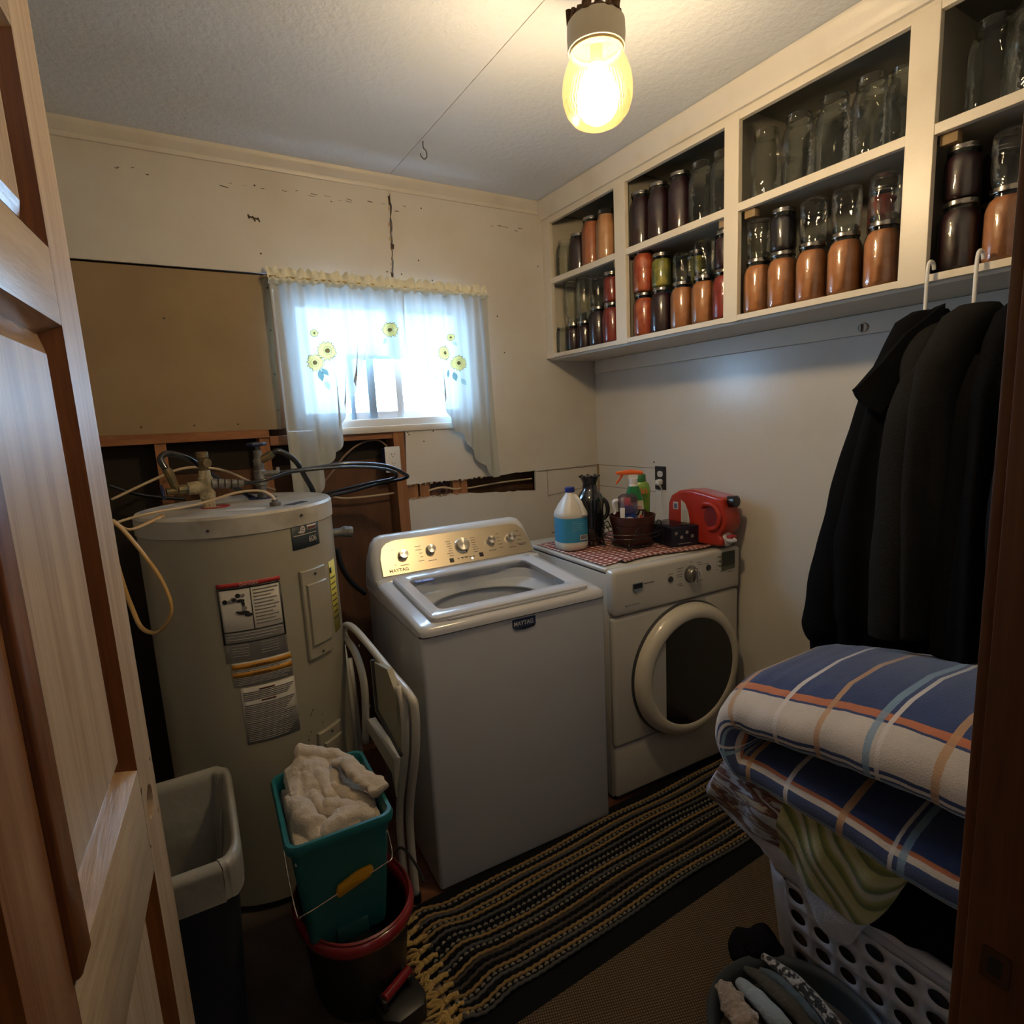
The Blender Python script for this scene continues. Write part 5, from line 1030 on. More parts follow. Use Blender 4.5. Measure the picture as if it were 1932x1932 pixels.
for k in range(11):
    y = ry1-.012-(ry1-ry0-.024)*k/10; mb = MB(); bx, by = rx0+.002, ruy(rx0, y)
    mb.tube([(bx+.02, by, .018), (bx-.004, by+.002, .017), (bx-.016, by, .013)], [.006, .009, .007], 7, smooth=3)
    mb.lathe([(.0005, -.007), (.008, -.004), (.010, 0), (.008, .005), (.0005, .008)], cx=bx-.018, cy=by, n=8, xf=Matrix.Translation((0, 0, .016)))
    for j in range(5):
        a = R(180+rn.uniform(-48, 48)); L = rn.uniform(.03, .062); mb.tube([(bx-.020, by, .014), (bx-.02+L*.5*math.cos(a), by+L*.5*math.sin(a)+rn.uniform(-.008, .008), .013+rn.uniform(0, .006)), (bx-.02+L*math.cos(a+.3*rn.uniform(-1, 1)), by+L*math.sin(a), .010)], [.0045, .005, .003], 6, smooth=4)
    mb.build('fringe_knot', fr, rug, world=True, smooth=180)
# ================================================================ WASTE BIN
bn = thing('waste_bin', 'tall navy waste bin lined with a pale plastic bag beside the door', 'bin', (-2.165, -.93, .002), R(-2))
def rr(x, y, r, z, w=0, s=0): 
    P = rrect(-x, x, -y, y, r, 5); return [(a+w*math.sin(i*1.7+s), b+w*math.cos(i*2.3+s), z+w*1.2*math.sin(i*1.1+s)) for i, (a, b) in enumerate(P)]
bx_, by_ = .135, .215
MB().loft([rr(bx_-.035, by_-.045, .04, 0), rr(bx_-.004, by_-.008, .05, .53), rr(bx_, by_, .05, .57), rr(bx_-.004, by_-.004, .05, .57), rr(bx_-.010, by_-.014, .05, .53), rr(bx_-.04, by_-.05, .04, .01)]).build('bin_body', mat('navy_plastic', (.015, .020, .032), .5), bn, smooth=50)
lnr = mat('pale_liner', (.30, .29, .26), .35, trans=.0, bump=(14, .5), sss=.0)
def tl(u, v):
    P = rrect(-1, 1, -1, 1, .3, 5); n = len(P); k = u*n; i = int(k) % n; f = k-int(k); a = P[i]; b = P[(i+1) % n]; px = a[0]+(b[0]-a[0])*f; py = a[1]+(b[1]-a[1])*f
    # v 0..0.25 outside flap, .25 rim, ..1 inside down
    wv = .004*math.sin(u*60+v*4)+.006*fbm(u*9, v*5, 3)+.008*abs(noise.noise(Vector((u*26, v*3, 5))))*(v > .38)
    if v < .25: z = .578-.055*(1-v/.25)*(1+.5*math.sin(u*7+1)); s = 1.055; wv *= .35
    elif v < .38: z = .578+.012*math.sin((v-.25)/.13*math.pi); s = 1.055-.155*(v-.25)/.13; wv *= .3
    else: t = (v-.38)/.62; z = .578-.45*t; s = .90-.30*t; wv *= 1+2.*t
    return (px*bx_*s+wv*(1 if v > .38 else .5), py*by_*s+wv, z+wv*.3)
MB().grid(tl, 160, 40).build('bag_liner', lnr, bn, smooth=180)
# ================================================================ MOP BUCKET + TEAL BUCKET
mp_ = thing('mop_bucket', 'black round mop bucket with glossy dark red rim and pedal', 'bucket', (-1.775, -1.035, .002), R(8))
rd = mat('glossy_dark_red', (.22, .012, .018), .18, coat=.6); bk = mat('bucket_black', (.014, .014, .015), .4)
def el(a, b, z, n=56, p=2.2): return [(math.copysign(abs(math.cos(2*math.pi*i/n))**(2/p), math.cos(2*math.pi*i/n))*a, math.copysign(abs(math.sin(2*math.pi*i/n))**(2/p), math.sin(2*math.pi*i/n))*b, z) for i in range(n)]
MB().loft([el(.115, .135, 0), el(.118, .140, .02), el(.138, .170, .24), el(.134, .165, .24), el(.110, .130, .03)]).build('tub', bk, mp_, smooth=50)
MB().loft([el(.136, .168, .222), el(.150, .184, .236), el(.154, .188, .252), el(.150, .184, .266), el(.142, .176, .270), el(.134, .168, .262), el(.126, .158, .238), el(.130, .162, .222)], cap=False, closed=True).build('rim', rd, mp_, smooth=80)
MB().loft([el(.144, .178, .268), el(.146, .181, .274), el(.142, .176, .277), el(.139, .173, .272)], cap=False, closed=True).build('rim_bead', rd, mp_, smooth=80)
MB().tube([(.150, .05, .262), (.172, .03, .29), (.176, -.05, .275), (.168, -.10, .262)], .004, 6, smooth=5).build('handle_wire', bk, mp_)
MB().bev(MB().prism([(-.02, -.10), (.10, -.10), (.105, -.21), (.085, -.245), (.0, -.245), (-.02, -.21)], 'z', 0, .035), .008, 2).build('pedal_base', bk, mp_) if False else mp_
t = MB(); t.bev(MB().prism([(-.03, -.10), (.09, -.10), (.095, -.20), (.075, -.235), (.0, -.235), (-.03, -.20)], 'z', 0, .055), .010, 2); t.build('pedal_base', bk, mp_)
MB().tube([(-.012, -.178, .085), (.075, -.150, .085)], [.013, .013], 14).build('pedal', rd, mp_)
MB().rbox(-.02, -.006, -.19, -.12, .05, .085, .003).build('pedal_arm', bk, mp_); MB().rbox(.062, .074, -.17, -.10, .05, .085, .003).build('pedal_arm', bk, mp_)
tb = thing('teal_bucket', 'rectangular teal bucket with yellow grip, filled with beige rags', 'bucket', (-1.805, -1.018, .245), R(-3))
te = mat('teal_plastic', (.008, .115, .125), .38)
def rk(x, y, r, z, cy=0): return [(a, b+cy, z) for a, b in rrect(-x, x, -y, y, r, 5)]
MB().loft([rk(.096, .126, .022, 0), rk(.098, .128, .024, .01), rk(.120, .160, .028, .305), rk(.130, .171, .032, .305), rk(.132, .173, .032, .318), rk(.128, .169, .03, .328), rk(.120, .161, .028, .328), rk(.116, .156, .026, .318), rk(.092, .122, .02, .012)]).build('bucket_wall', te, tb, smooth=50)
MB().rbox(-.035, .045, -.140, -.105, 0, .045, .004).build('foot_notch', mat('teal_dark', (.006, .075, .08), .5), tb)
MB().tube([(-.123, .0, .26), (-.127, -.05, .22), (-.122, -.14, .14), (-.105, -.162, .145), (0, -.160, .168), (.09, -.162, .190), (.118, -.15, .20), (.128, -.05, .23), (.122, 0, .26)], .0016, 6, smooth=5).build('bail_wire', M_['chrome'], tb)
t = MB(); t.bev(MB().prism([(-.030, .160), (-.024, .148), (.058, .172), (.066, .188), (.062, .200), (.03, .198), (-.024, .178)], 'y', -.163, -.149), .004, 2); t.build('grip', mat('yellow_plastic', (.50, .26, .01), .4), tb)
# rags
rg = mat('beige_cotton', (.47, .40, .32), .9, sheen=.3, bump=(160, .35))
def rag_mesh(seed, w, d, h, amp, fx):
    def fn(u, v):
        a = u*2-1; b = v*2-1; r = max(0, 1-(abs(a)**2.4+abs(b)**2.4)/2.)
        f = noise.noise(Vector((a*fx+seed, b*fx*1.3, seed))); g = abs(noise.noise(Vector((a*fx*1.1+seed*3, b*fx*.7, 2.))))
        z = h*r + amp*(1-2.6*g) + amp*.5*f
        return (a*w+.014*f, b*d+.014*noise.noise(Vector((a*2, b*2, seed+5))), z)
    return MB().grid(fn, 90, 90)
def seg_d(px, py, a, b):
    vx, vy = b[0]-a[0], b[1]-a[1]; t = max(0, min(1, ((px-a[0])*vx+(py-a[1])*vy)/(vx*vx+vy*vy+1e-9)))
    return math.hypot(px-a[0]-vx*t, py-a[1]-vy*t), a[2]+(b[2]-a[2])*t
def heap(ridges, base_, w, d, seed, nx=150, ny=180, edge=.02):
    def fn(u, v):
        x = (u*2-1)*w; y = (v*2-1)*d; x0, y0 = x, y
        x += .010*noise.noise(Vector((x*22, y*22, seed))); y += .010*noise.noise(Vector((x*22, y*22, seed+9)))
        z = base_(x, y)
        for pl, wd in ridges:
            for a, b in zip(pl, pl[1:]):
                q, h = seg_d(x, y, a, b)
                if q < wd: z = max(z, h-(1-math.sqrt(max(0, 1-(q/wd)**2)))*wd*1.1)
        z += .0035*noise.noise(Vector((x*60, y*60, seed)))+.004*noise.noise(Vector((x*25, y*35, seed+3)))
        m = min(1-abs(u*2-1), 1-abs(v*2-1)); z -= max(0, .06-m)*.5
        return (x0, y0, z)
    return MB().grid(fn, nx, ny)
RO = (-1.805, -1.018, .555)
ra = thing('rag', 'crumpled beige cotton rag heaped in the teal bucket', 'cloth', RO, R(-3))
heap([([(-.092, .02, .035), (-.075, -.03, .045), (-.055, -.085, .032), (-.05, -.115, .012)], .028), ([(-.045, .02, .040), (-.03, -.03, .038), (.0, -.07, .022)], .020), ([(-.03, -.12, .018), (.01, -.10, .028), (.06, -.09, .020)], .024), ([(-.01, -.05, .035), (.03, -.075, .030), (.075, -.115, .010)], .018), ([(.02, .02, .030), (.04, -.03, .030), (.09, -.06, .012)], .020)],
     lambda x, y: -.015+.02*math.exp(-((x+.03)**2+(y)**2)*120), .112, .148, 2.).build('cloth', rg, ra, smooth=180, solid=.002)
rb = thing('rag', 'peaked beige rag draped up at the back of the teal bucket', 'cloth', (RO[0], RO[1]+.045, RO[2]+.01), R(-3))
heap([([(-.040, .085, .098), (-.01, .075, .086), (.045, .055, .070), (.070, .03, .055)], .020), ([(-.035, .085, .085), (-.06, .03, .055), (-.085, -.02, .032)], .026), ([(-.02, .065, .07), (-.01, .0, .055), (.0, -.05, .030)], .020), ([(.03, .05, .058), (.03, .0, .045), (.02, -.04, .030)], .016)],
     lambda x, y: .080*math.exp(-((x+.025)**2*110+(y-.05)**2*90))-.012, .095, .100, 5.).build('cloth', rg, rb, smooth=180, solid=.002)
rc = thing('rag', 'rolled beige rag sleeve lying at the right of the teal bucket', 'cloth', (-1.765, -1.045, .575))
def roll(pts, rr_, seed, flat=.7, n=18, k=10, amp=.25, fr_=3.):
    P_, Q_ = crom([Vector(p) for p in pts], rr_, k); t = MB(); t.tube(P_, Q_, n, flat=flat)
    nv = []
    for i, p in enumerate(t.v):
        f = 1+amp*noise.noise(Vector(p)*fr_*10+Vector((seed, 0, 0))); c = P_[min(i//n, len(P_)-1)]; nv.append(tuple(c+(Vector(p)-c)*f))
    t.v = nv; return t
roll([(-.01, .085, .045), (.025, .055, .050), (.035, .01, .035), (.062, -.035, .020), (.068, -.065, .012)], [.010, .020, .022, .025, .024], 2, .7, 26, 12, .5, 5.).build('cloth', rg, rc, smooth=180)
# ================================================================ STEP STOOL
ss = thing('step_stool', 'folded white tubular step stool between heater and washer', 'stool', (-1.54, -.65, 0))
wt = mat('aged_white_tube', (.52, .50, .44), .35, coat=.3)
def S(mb, name, m=wt, **k): return mb.build(name, m, ss, world=True, **k)
sx = -1.545
S(MB().tube([(-1.585, -0.598, 0.439), (-1.585, -0.652, 0.660), (-1.582, -0.575, 0.756), (-1.575, -0.408, 0.771), (-1.570, -0.420, 0.814), (-1.565, -0.516, 0.829), (-1.560, -0.687, 0.812), (-1.555, -0.869, 0.785), (-1.550, -0.993, 0.767), (-1.547, -1.022, 0.730), (-1.547, -0.996, 0.585), (-1.545, -.885, .30), (-1.545, -.885, .015)], .0125, 10, smooth=6), 'handle_tube', smooth=180)
S(MB().tube([(-1.565, -0.950, 0.780), (-1.565, -0.979, 0.717), (-1.565, -0.955, 0.571), (-1.57, -.86, .30), (-1.57, -.86, .03)], .012, 10, smooth=5), 'front_leg', smooth=180)
S(MB().tube([(-1.575, -.36, .72), (-1.575, -.40, .60), (-1.575, -.43, .02)], .012, 10), 'rear_leg', smooth=180)
S(MB().tube([(-1.555, -.36, .66), (-1.555, -.38, .55), (-1.555, -.40, .02)], .012, 10), 'rear_leg', smooth=180)
S(MB().prism([(-0.727, 0.786), (-0.895, 0.816), (-0.958, 0.760), (-0.935, 0.563), (-0.727, 0.610)], 'x', -1.578, -1.560), 'seat_panel', mat('seat_greyed', (.30, .28, .20), .5))
S(MB().tube([(-1.580, -0.762, 0.801), (-1.580, -0.762, 0.628), (-1.580, -0.964, 0.572)], .006, 8), 'seat_edge', M_['dark'])
S(MB().prism([(-0.570, 0.506), (-0.654, 0.549), (-0.905, 0.530), (-0.893, 0.398), (-0.872, 0.468)], 'x', -1.585, -1.558), 'lower_step')
for q in ((-1.536, -0.911, 0.733), (-1.532, -0.946, 0.517), (-1.532, -0.875, 0.194), (-1.590, -0.786, 0.666), (-1.560, -0.615, 0.802)): S(MB().lathe([(.0001, .003), (.0045, .002), (.005, 0)], n=10, xf=Matrix.Translation(q) @ Matrix.Translation((-.020, -.006, 0)) @ Matrix.Rotation(R(-90), 4, 'Y')), 'rivet', M_['galv'])
for y in (-.885,): S(MB().lathe([(.015, 0), (.015, .03), (.012, .032)], cx=-1.545, cy=y, n=12), 'rubber_foot', M_['rubber'])
for y in (-.43, -.40): S(MB().lathe([(.014, 0), (.014, .03), (.012, .032)], cx=-1.575 if y < -.41 else -1.555, cy=y, n=12), 'rubber_foot', M_['rubber'])
S(MB().lathe([(.014, 0), (.014, .03), (.012, .032)], cx=-1.57, cy=-.86, n=12), 'rubber_foot', M_['rubber'])
# ================================================================ LAUNDRY BASKET
lbk = thing('laundry_basket', 'pale blue-white laundry basket with round holes', 'basket', (-.575, -1.94, .002))
BX, BY = .275, .31; bcx, bcy = -.575, -1.94
def rect_pt(s, z):     # s in metres along a perimeter of the mid-height rectangle, starting mid left side
    t = z/.395; hx_ = BX-.035*(1-t); hy_ = BY-.035*(1-t); r = .07
    segs = [('l', 2*(hy_-r)), ('c', 1), ('f', 2*(hx_-r)), ('c', 2), ('r', 2*(hy_-r)), ('c', 3), ('b', 2*(hx_-r)), ('c', 4)]
    L0 = [2*(BY-r), math.pi*r/2, 2*(BX-r), math.pi*r/2]*2; tot = sum(L0); s = s % tot
    for i, L in enumerate(L0):
        if s <= L or i == 7: f = s/L; break
        s -= L
    X0, X1, Y0, Y1 = bcx-hx_, bcx+hx_, bcy-hy_, bcy+hy_
    if i == 0: return (X0, Y1-r-(Y1-Y0-2*r)*f)
    if i == 1: a = R(180+90*f); return (X0+r+r*math.cos(a), Y0+r+r*math.sin(a))
    if i == 2: return (X0+r+(X1-X0-2*r)*f, Y0)
    if i == 3: a = R(270+90*f); return (X1-r+r*math.cos(a), Y0+r+r*math.sin(a))
    if i == 4: return (X1, Y0+r+(Y1-Y0-2*r)*f)
    if i == 5: a = R(0+90*f); return (X1-r+r*math.cos(a), Y1-r+r*math.sin(a))
    if i == 6: return (X1-r-(X1-X0-2*r)*f, Y1)
    a = R(90+90*f); return (X0+r+r*math.cos(a), Y1-r+r*math.sin(a))
def bkp(s, z): x, y = rect_pt(s, z); return (x, y, z+.002)
TOT = 2*(2*(BY-.07)+2*(BX-.07))+2*math.pi*.07
def on_flat(s):
    s = s % TOT; L = [2*(BY-.07), math.pi*.035, 2*(BX-.07), math.pi*.035]*2; a = 0
    for i, l in enumerate(L):
        if s < a+l: return i % 2 == 0 and a+.018 < s < a+l-.018
        a += l
    return False
mb = MB(); cw = TOT/34; ch = .0615; off = -.062
for j in range(5):
    zc = .058+ch*j
    for i in range(34):
        s0 = off+cw*i+cw/2
        if not on_flat(s0):
            mb.grid(lambda u, v: bkp(s0-cw/2+cw*u, zc-ch/2+ch*v), 8, 2); continue
        vs = []; n = 24; hr = .0215
        for k in range(n):
            q = 2*math.pi*k/n; vs.append(bkp(s0+hr*math.cos(q), zc+hr*.86*math.sin(q)))
        for k in range(n):
            q = 2*math.pi*k/n+.0001; c, s_ = math.cos(q), math.sin(q); sc = 1/max(abs(c), abs(s_)); vs.append(bkp(s0+cw/2*c*sc, zc+ch/2*s_*sc))
        mb.add(vs, [(k, (k+1) % n, n+(k+1) % n, n+k) for k in range(n)])
zt_ = .058+ch*4.5
mb.grid(lambda u, v: bkp(TOT*u, zt_+(.392-zt_)*v), 96, 3); mb.grid(lambda u, v: bkp(TOT*u, .0275*v+.0), 96, 2)
bp = mat('pale_blue_white_plastic', (.60, .62, .72), .35, coat=.2)
bw_ = mb.build('basket_wall', bp, lbk, world=True, smooth=0)
bm = bmesh.new(); bm.from_mesh(bw_.data); bmesh.ops.remove_doubles(bm, verts=bm.verts, dist=.0006); bm.to_mesh(bw_.data); bm.free()
sd = bw_.modifiers.new('solid', 'SOLIDIFY'); sd.thickness = .003; sd.offset = -1; bw_.data.polygons.foreach_set('use_smooth', [True]*len(bw_.data.polygons))
MB().loft([[(x, y, z) for x, y in [rect_pt(TOT*i/96, .395) for i in range(96)]] for z in (.385, .385)], cap=False) if False else None
def off_ring(o, z): return [((rect_pt(TOT*i/96, .395)[0]-bcx)*(1+o/BX)+bcx, (rect_pt(TOT*i/96, .395)[1]-bcy)*(1+o/BY)+bcy, z) for i in range(96)]
MB().loft([off_ring(-.004, .378), off_ring(.012, .376), off_ring(.016, .384), off_ring(.014, .396), off_ring(.004, .402), off_ring(-.006, .398)], cap=False, closed=True).build('rim', bp, lbk, world=True, smooth=80)
MB().loft([[(*rect_pt(TOT*i/64, .0), .003) for i in range(64)], [(*rect_pt(TOT*i/64, .0), .007) for i in range(64)]]).build('bottom', bp, lbk, world=True)
# clothes inside
heap_m = mat('black_clothes', (.006, .006, .009), 1., spec=.08, sheen=.0, bump=(50, .4))
hp_ = thing('dark_clothes', 'black garments heaped inside and over the basket edge', 'clothes', (-.575, -1.94, .03))
def hpf(u, v):
    a = u*2-1; b = v*2-1; r = 1-max(abs(a), abs(b))**6; z = .58*r - .02 + .030*noise.noise(Vector((a*3, b*3, 7)))*r
    return (bcx+a*(BX-.045)*(1.0), bcy+b*(BY-.045), max(.02, z*.98)+.02)
MB().grid(hpf, 60, 60).build('heap', heap_m, hp_, world=True, smooth=180)
tn = mat('mixed_cloth', (.14, .11, .09), .9, var=(7, (.04, .03, .03), .4, .6))
MB().loft([[(bcx+(x-bcx)*k, bcy+(y-bcy)*k, z) for x, y in [rect_pt(TOT*i/64, .2) for i in range(64)]] for k, z in ((.86, .015), (.93, .06), (.94, .33), (.90, .38))]).build('lower_clothes', tn, hp_, world=True, smooth=60)
def drape(top, bot, name, m, root, nx=60, ny=36, amp=.006, fq=9, uv=True, solid=.004, bulge=.012):
    top = [Vector(p) for p in top]; bot = [Vector(p) for p in bot]
    T_, _ = crom(top, [0]*len(top), 8); B_, _ = crom(bot, [0]*len(bot), 8)
    def g(L, u): k = u*(len(L)-1); i = min(int(k), len(L)-2); return L[i].lerp(L[i+1], k-i)
    def fn(u, v):
        p = g(T_, u).lerp(g(B_, u), v); f = amp*math.sin(u*fq*6.28+v*2)*v + amp*noise.noise(Vector((u*6, v*3, 1)))
        p = p + Vector((-1, .25, 0))*(f+bulge*math.sin(v*3.14)); return tuple(p)
    return MB().grid(fn, nx, ny, uv=uv).build(name, m, root, world=True, smooth=180, solid=solid)
bg_ = thing('black_garment', 'black garment hanging over the basket edge near the frame', 'clothes', (-.87, -2.02, .40))
drape([(-0.850, -1.912, 0.560), (-0.850, -1.976, 0.566), (-0.850, -2.034, 0.583), (-0.860, -2.099, 0.601)], [(-0.885, -1.942, 0.410), (-0.885, -2.000, 0.419), (-0.885, -2.057, 0.438), (-0.890, -2.120, 0.452)], 'cloth', heap_m, bg_, amp=.004, fq=2)
# comforter
def plaid():
    m, nt, b = base('plush_plaid'); tc = node(nt, 'ShaderNodeTexCoord'); sp = node(nt, 'ShaderNodeSeparateXYZ'); nz = node(nt, 'ShaderNodeTexNoise', Scale=30., Detail=3.)
    nt.links.new(tc.outputs['UV'], sp.inputs[0]); nt.links.new(tc.outputs['UV'], nz.inputs['Vector'])
    def stripes(ax, stops, jit=.006):
        a = node(nt, 'ShaderNodeMath', operation='MULTIPLY_ADD'); a.inputs[1].default_value = jit; nt.links.new(nz.outputs[0], a.inputs[0]); nt.links.new(sp.outputs[ax], a.inputs[2])
        f = node(nt, 'ShaderNodeMath', operation='FRACT'); nt.links.new(a.outputs[0], f.inputs[0])
        r = node(nt, 'ShaderNodeValToRGB'); r.color_ramp.interpolation = 'CONSTANT'; e = r.color_ramp.elements
        for i, (p, c) in enumerate(stops):
            k = e[i] if i < 2 else e.new(p); k.position = p; k.color = c if len(c) == 4 else (*c, 1)
        nt.links.new(f.outputs[0], r.inputs[0]); return r
    N = (.018, .035, .115); N2 = (.035, .055, .14); Cc = (.47, .42, .38); T_ = (.42, .24, .12); O = (.40, .13, .06); L = (.16, .26, .36); Wt = (.56, .52, .50)
    # long bands (vary across v), alpha marks nothing
    g = stripes('Y', [(0, Cc), (.055, N), (.085, Wt), (.115, N), (.14, L), (.175, N2), (.30, Cc), (.36, O), (.40, N), (.68, O), (.725, N), (.74, Cc)])
    s = stripes('X', [(0, (0, 0, 0)), (.10, (1, 1, 1)), (.125, (0, 0, 0)), (.32, (.4, .4, .4)), (.345, (0, 0, 0)), (.55, (.7, .7, .7)), (.58, (0, 0, 0)), (.60, (1, 1, 1)), (.62, (0, 0, 0)), (.82, (.4, .4, .4)), (.85, (0, 0, 0))])
    cr_ = node(nt, 'ShaderNodeValToRGB'); cr_.color_ramp.interpolation = 'CONSTANT'; e = cr_.color_ramp.elements; e[0].color = (*T_, 1); e[1].position = .12; e[1].color = (*T_, 1); k = e.new(.40); k.color = (*L, 1); k = e.new(.8); k.color = (*Wt, 1)
    nt.links.new(s.outputs[0], cr_.inputs[0]); gt = node(nt, 'ShaderNodeMath', operation='GREATER_THAN'); gt.inputs[1].default_value = .05; nt.links.new(s.outputs[0], gt.inputs[0])
    ms = node(nt, 'ShaderNodeMath', operation='MULTIPLY'); ms.inputs[1].default_value = .85; nt.links.new(gt.outputs[0], ms.inputs[0])
    x = node(nt, 'ShaderNodeMix', data_type='RGBA'); nt.links.new(ms.outputs[0], x.inputs[0]); nt.links.new(g.outputs[0], x.inputs[6]); nt.links.new(cr_.outputs[0], x.inputs[7])
    n2 = node(nt, 'ShaderNodeTexNoise', Scale=9., Detail=5.); nt.links.new(tc.outputs['Object'], n2.inputs['Vector']); hv = node(nt, 'ShaderNodeHueSaturation'); mr = node(nt, 'ShaderNodeMapRange'); mr.inputs[3].default_value = .65; mr.inputs[4].default_value = 1.4
    nt.links.new(n2.outputs[0], mr.inputs[0]); nt.links.new(mr.outputs[0], hv.inputs['Value']); nt.links.new(x.outputs[2], hv.inputs['Color']); nt.links.new(hv.outputs[0], b.inputs['Base Color'])
    b.inputs['Roughness'].default_value = .95; b.inputs['Sheen Weight'].default_value = .6; b.inputs['Sheen Roughness'].default_value = .4
    n3 = node(nt, 'ShaderNodeTexNoise', Scale=300., Detail=3.); nt.links.new(tc.outputs['Object'], n3.inputs['Vector']); bp_ = node(nt, 'ShaderNodeBump', Strength=.4, Distance=.003); nt.links.new(n3.outputs[0], bp_.inputs['Height']); nt.links.new(bp_.outputs[0], b.inputs['Normal']); return m
PL_ = plaid()
co = thing('plaid_blanket', 'thick plush blue, tan and orange plaid blanket folded on the basket', 'blanket', (-.62, -1.93, .60))
def zb_(y): t = (-1.62-y)/.62; return .60+.012*math.sin(t*5) + .05*max(0, t-.6)   # underside of lower slab
def slab(y, top_, xw, thick, yend):    # not used
    pass
# path of the folded blanket in the y-z plane: lower slab back->front, fold at +y end, upper slab back
def path(s):   # s 0..1 ; returns centre (y,z), half thickness, dir
    if s < .42: t = s/.42; y = -2.27+(.62)*t; return y, zb_(y)+.055, .052
    if s < .58: t = (s-.42)/.16; a = -math.pi/2+math.pi*t; return -1.655+.058*math.cos(a), .722+.066*math.sin(a)+.0, .052
    t = (s-.58)/.42; y = -1.66-.61*t; return y, .787+.030*math.sin(t*2.6)+.03*t, .055+.012*math.sin(t*3)
NS, NQ = 110, 44; vs = []; uvs = []
cent = [path(i/NS) for i in range(NS+1)]
for i in range(NS+1):
    y, z, h = cent[i]; a = cent[max(i-1, 0)]; b = cent[min(i+1, NS)]; ty, tz = b[0]-a[0], b[1]-a[1]; l = math.hypot(ty, tz) or 1; ny, nz_ = -tz/l, ty/l
    for k in range(NQ+1):
        q = 2*math.pi*k/NQ; c, s_ = math.cos(q), math.sin(q); p = 2/5.2
        ex = math.copysign(abs(c)**p, c)*.275; en = math.copysign(abs(s_)**(2/2.6), s_)*h
        crown_ = .030*(1-(ex/.275)**2)*(1 if i/NS > .5 else .2)
        x = -.675-ex*(-1)*-1 if False else -.675+ex; sag = -.012*max(0, (-.80-x)/.15) if i/NS > .5 else -.02*max(0, (-.8-x)/.15)
        nn = .009*noise.noise(Vector((x*9, y*7, z*9)))+.0035*noise.noise(Vector((x*28, y*28, z*28)))
        sgn = 1 if i/NS > .5 else 1
        vs.append((x+.006*noise.noise(Vector((y*8, z*8, 3))), y+ny*(-en+nn), z+nz_*(-en+nn)*1.0+crown_*(1 if z > .74 else 0)+sag))
        uvs.append((i/NS*3.3, k/NQ*2.0+.05+.16*max(0, min(1, (.56-i/NS)/.12))))
fs = [(i*(NQ+1)+k, i*(NQ+1)+k+1, (i+1)*(NQ+1)+k+1, (i+1)*(NQ+1)+k) for i in range(NS) for k in range(NQ)]
mb = MB(); mb.add(vs, fs); mb.uv = uvs; mb.build('folded_blanket', PL_, co, world=True, smooth=180)
# rose-and-stripe towel
def towel():
    m, nt, b = base('rose_green_towel'); tc = node(nt, 'ShaderNodeTexCoord'); sp = node(nt, 'ShaderNodeSeparateXYZ'); nt.links.new(tc.outputs['UV'], sp.inputs[0])
    nz = node(nt, 'ShaderNodeTexNoise', Scale=2.2, Detail=2.); nt.links.new(tc.outputs['UV'], nz.inputs['Vector'])
    a = node(nt, 'ShaderNodeMath', operation='MULTIPLY_ADD'); a.inputs[1].default_value = .05; nt.links.new(nz.outputs[0], a.inputs[0]); nt.links.new(sp.outputs['X'], a.inputs[2])
    mu = node(nt, 'ShaderNodeMath', operation='MULTIPLY_ADD'); mu.inputs[1].default_value = 4.6; nt.links.new(a.outputs[0], mu.inputs[0]); m2 = node(nt, 'ShaderNodeMath', operation='MULTIPLY'); m2.inputs[1].default_value = -1.6; nt.links.new(sp.outputs['Y'], m2.inputs[0]); nt.links.new(m2.outputs[0], mu.inputs[2])
    f = node(nt, 'ShaderNodeMath', operation='FRACT'); nt.links.new(mu.outputs[0], f.inputs[0])
    r = node(nt, 'ShaderNodeValToRGB'); e = r.color_ramp.elements
    for i, (p, c) in enumerate(((0, (.50, .47, .27)), (.28, (.42, .40, .16)), (.34, (.10, .14, .05)), (.42, (.17, .19, .035)), (.55, (.34, .34, .12)), (.60, (.48, .46, .34)), (.72, (.50, .48, .36)), (.80, (.09, .14, .07)), (.90, (.24, .26, .06)), (1., (.48, .46, .26)))):
        k = e[i] if i < 2 else e.new(p); k.position = p; k.color = (*c, 1)
    nt.links.new(f.outputs[0], r.inputs[0])
    vo = node(nt, 'ShaderNodeTexNoise', Scale=7., Detail=3., Distortion=1.2); nt.links.new(tc.outputs['UV'], vo.inputs['Vector']); r2_ = node(nt, 'ShaderNodeValToRGB'); e = r2_.color_ramp.elements
    e[0].position = .44; e[0].color = (.40, .42, .48, 1); e[1].position = .50; e[1].color = (.09, .03, .02, 1); k = e.new(.60); k.color = (.15, .05, .03, 1); k = e.new(.64); k.color = (.42, .34, .22, 1)
    nt.links.new(vo.outputs[0], r2_.inputs[0])
    st = node(nt, 'ShaderNodeMath', operation='GREATER_THAN'); st.inputs[1].default_value = .34; nt.links.new(sp.outputs['X'], st.inputs[0])
    x = node(nt, 'ShaderNodeMix', data_type='RGBA'); nt.links.new(st.outputs[0], x.inputs[0]); nt.links.new(r2_.outputs[0], x.inputs[6]); nt.links.new(r.outputs[0], x.inputs[7]); nt.links.new(x.outputs[2], b.inputs['Base Color'])
    b.inputs['Roughness'].default_value = .95; b.inputs['Sheen Weight'].default_value = .3
    n3 = node(nt, 'ShaderNodeTexNoise', Scale=300.); nt.links.new(tc.outputs['Object'], n3.inputs['Vector']); bp_ = node(nt, 'ShaderNodeBump', Strength=.6, Distance=.003); nt.links.new(n3.outputs[0], bp_.inputs['Height']); nt.links.new(bp_.outputs[0], b.inputs['Normal']); return m
tt = thing('bath_towel', 'green-striped towel with brown roses draped over the basket', 'towel', (-.88, -1.85, .58))
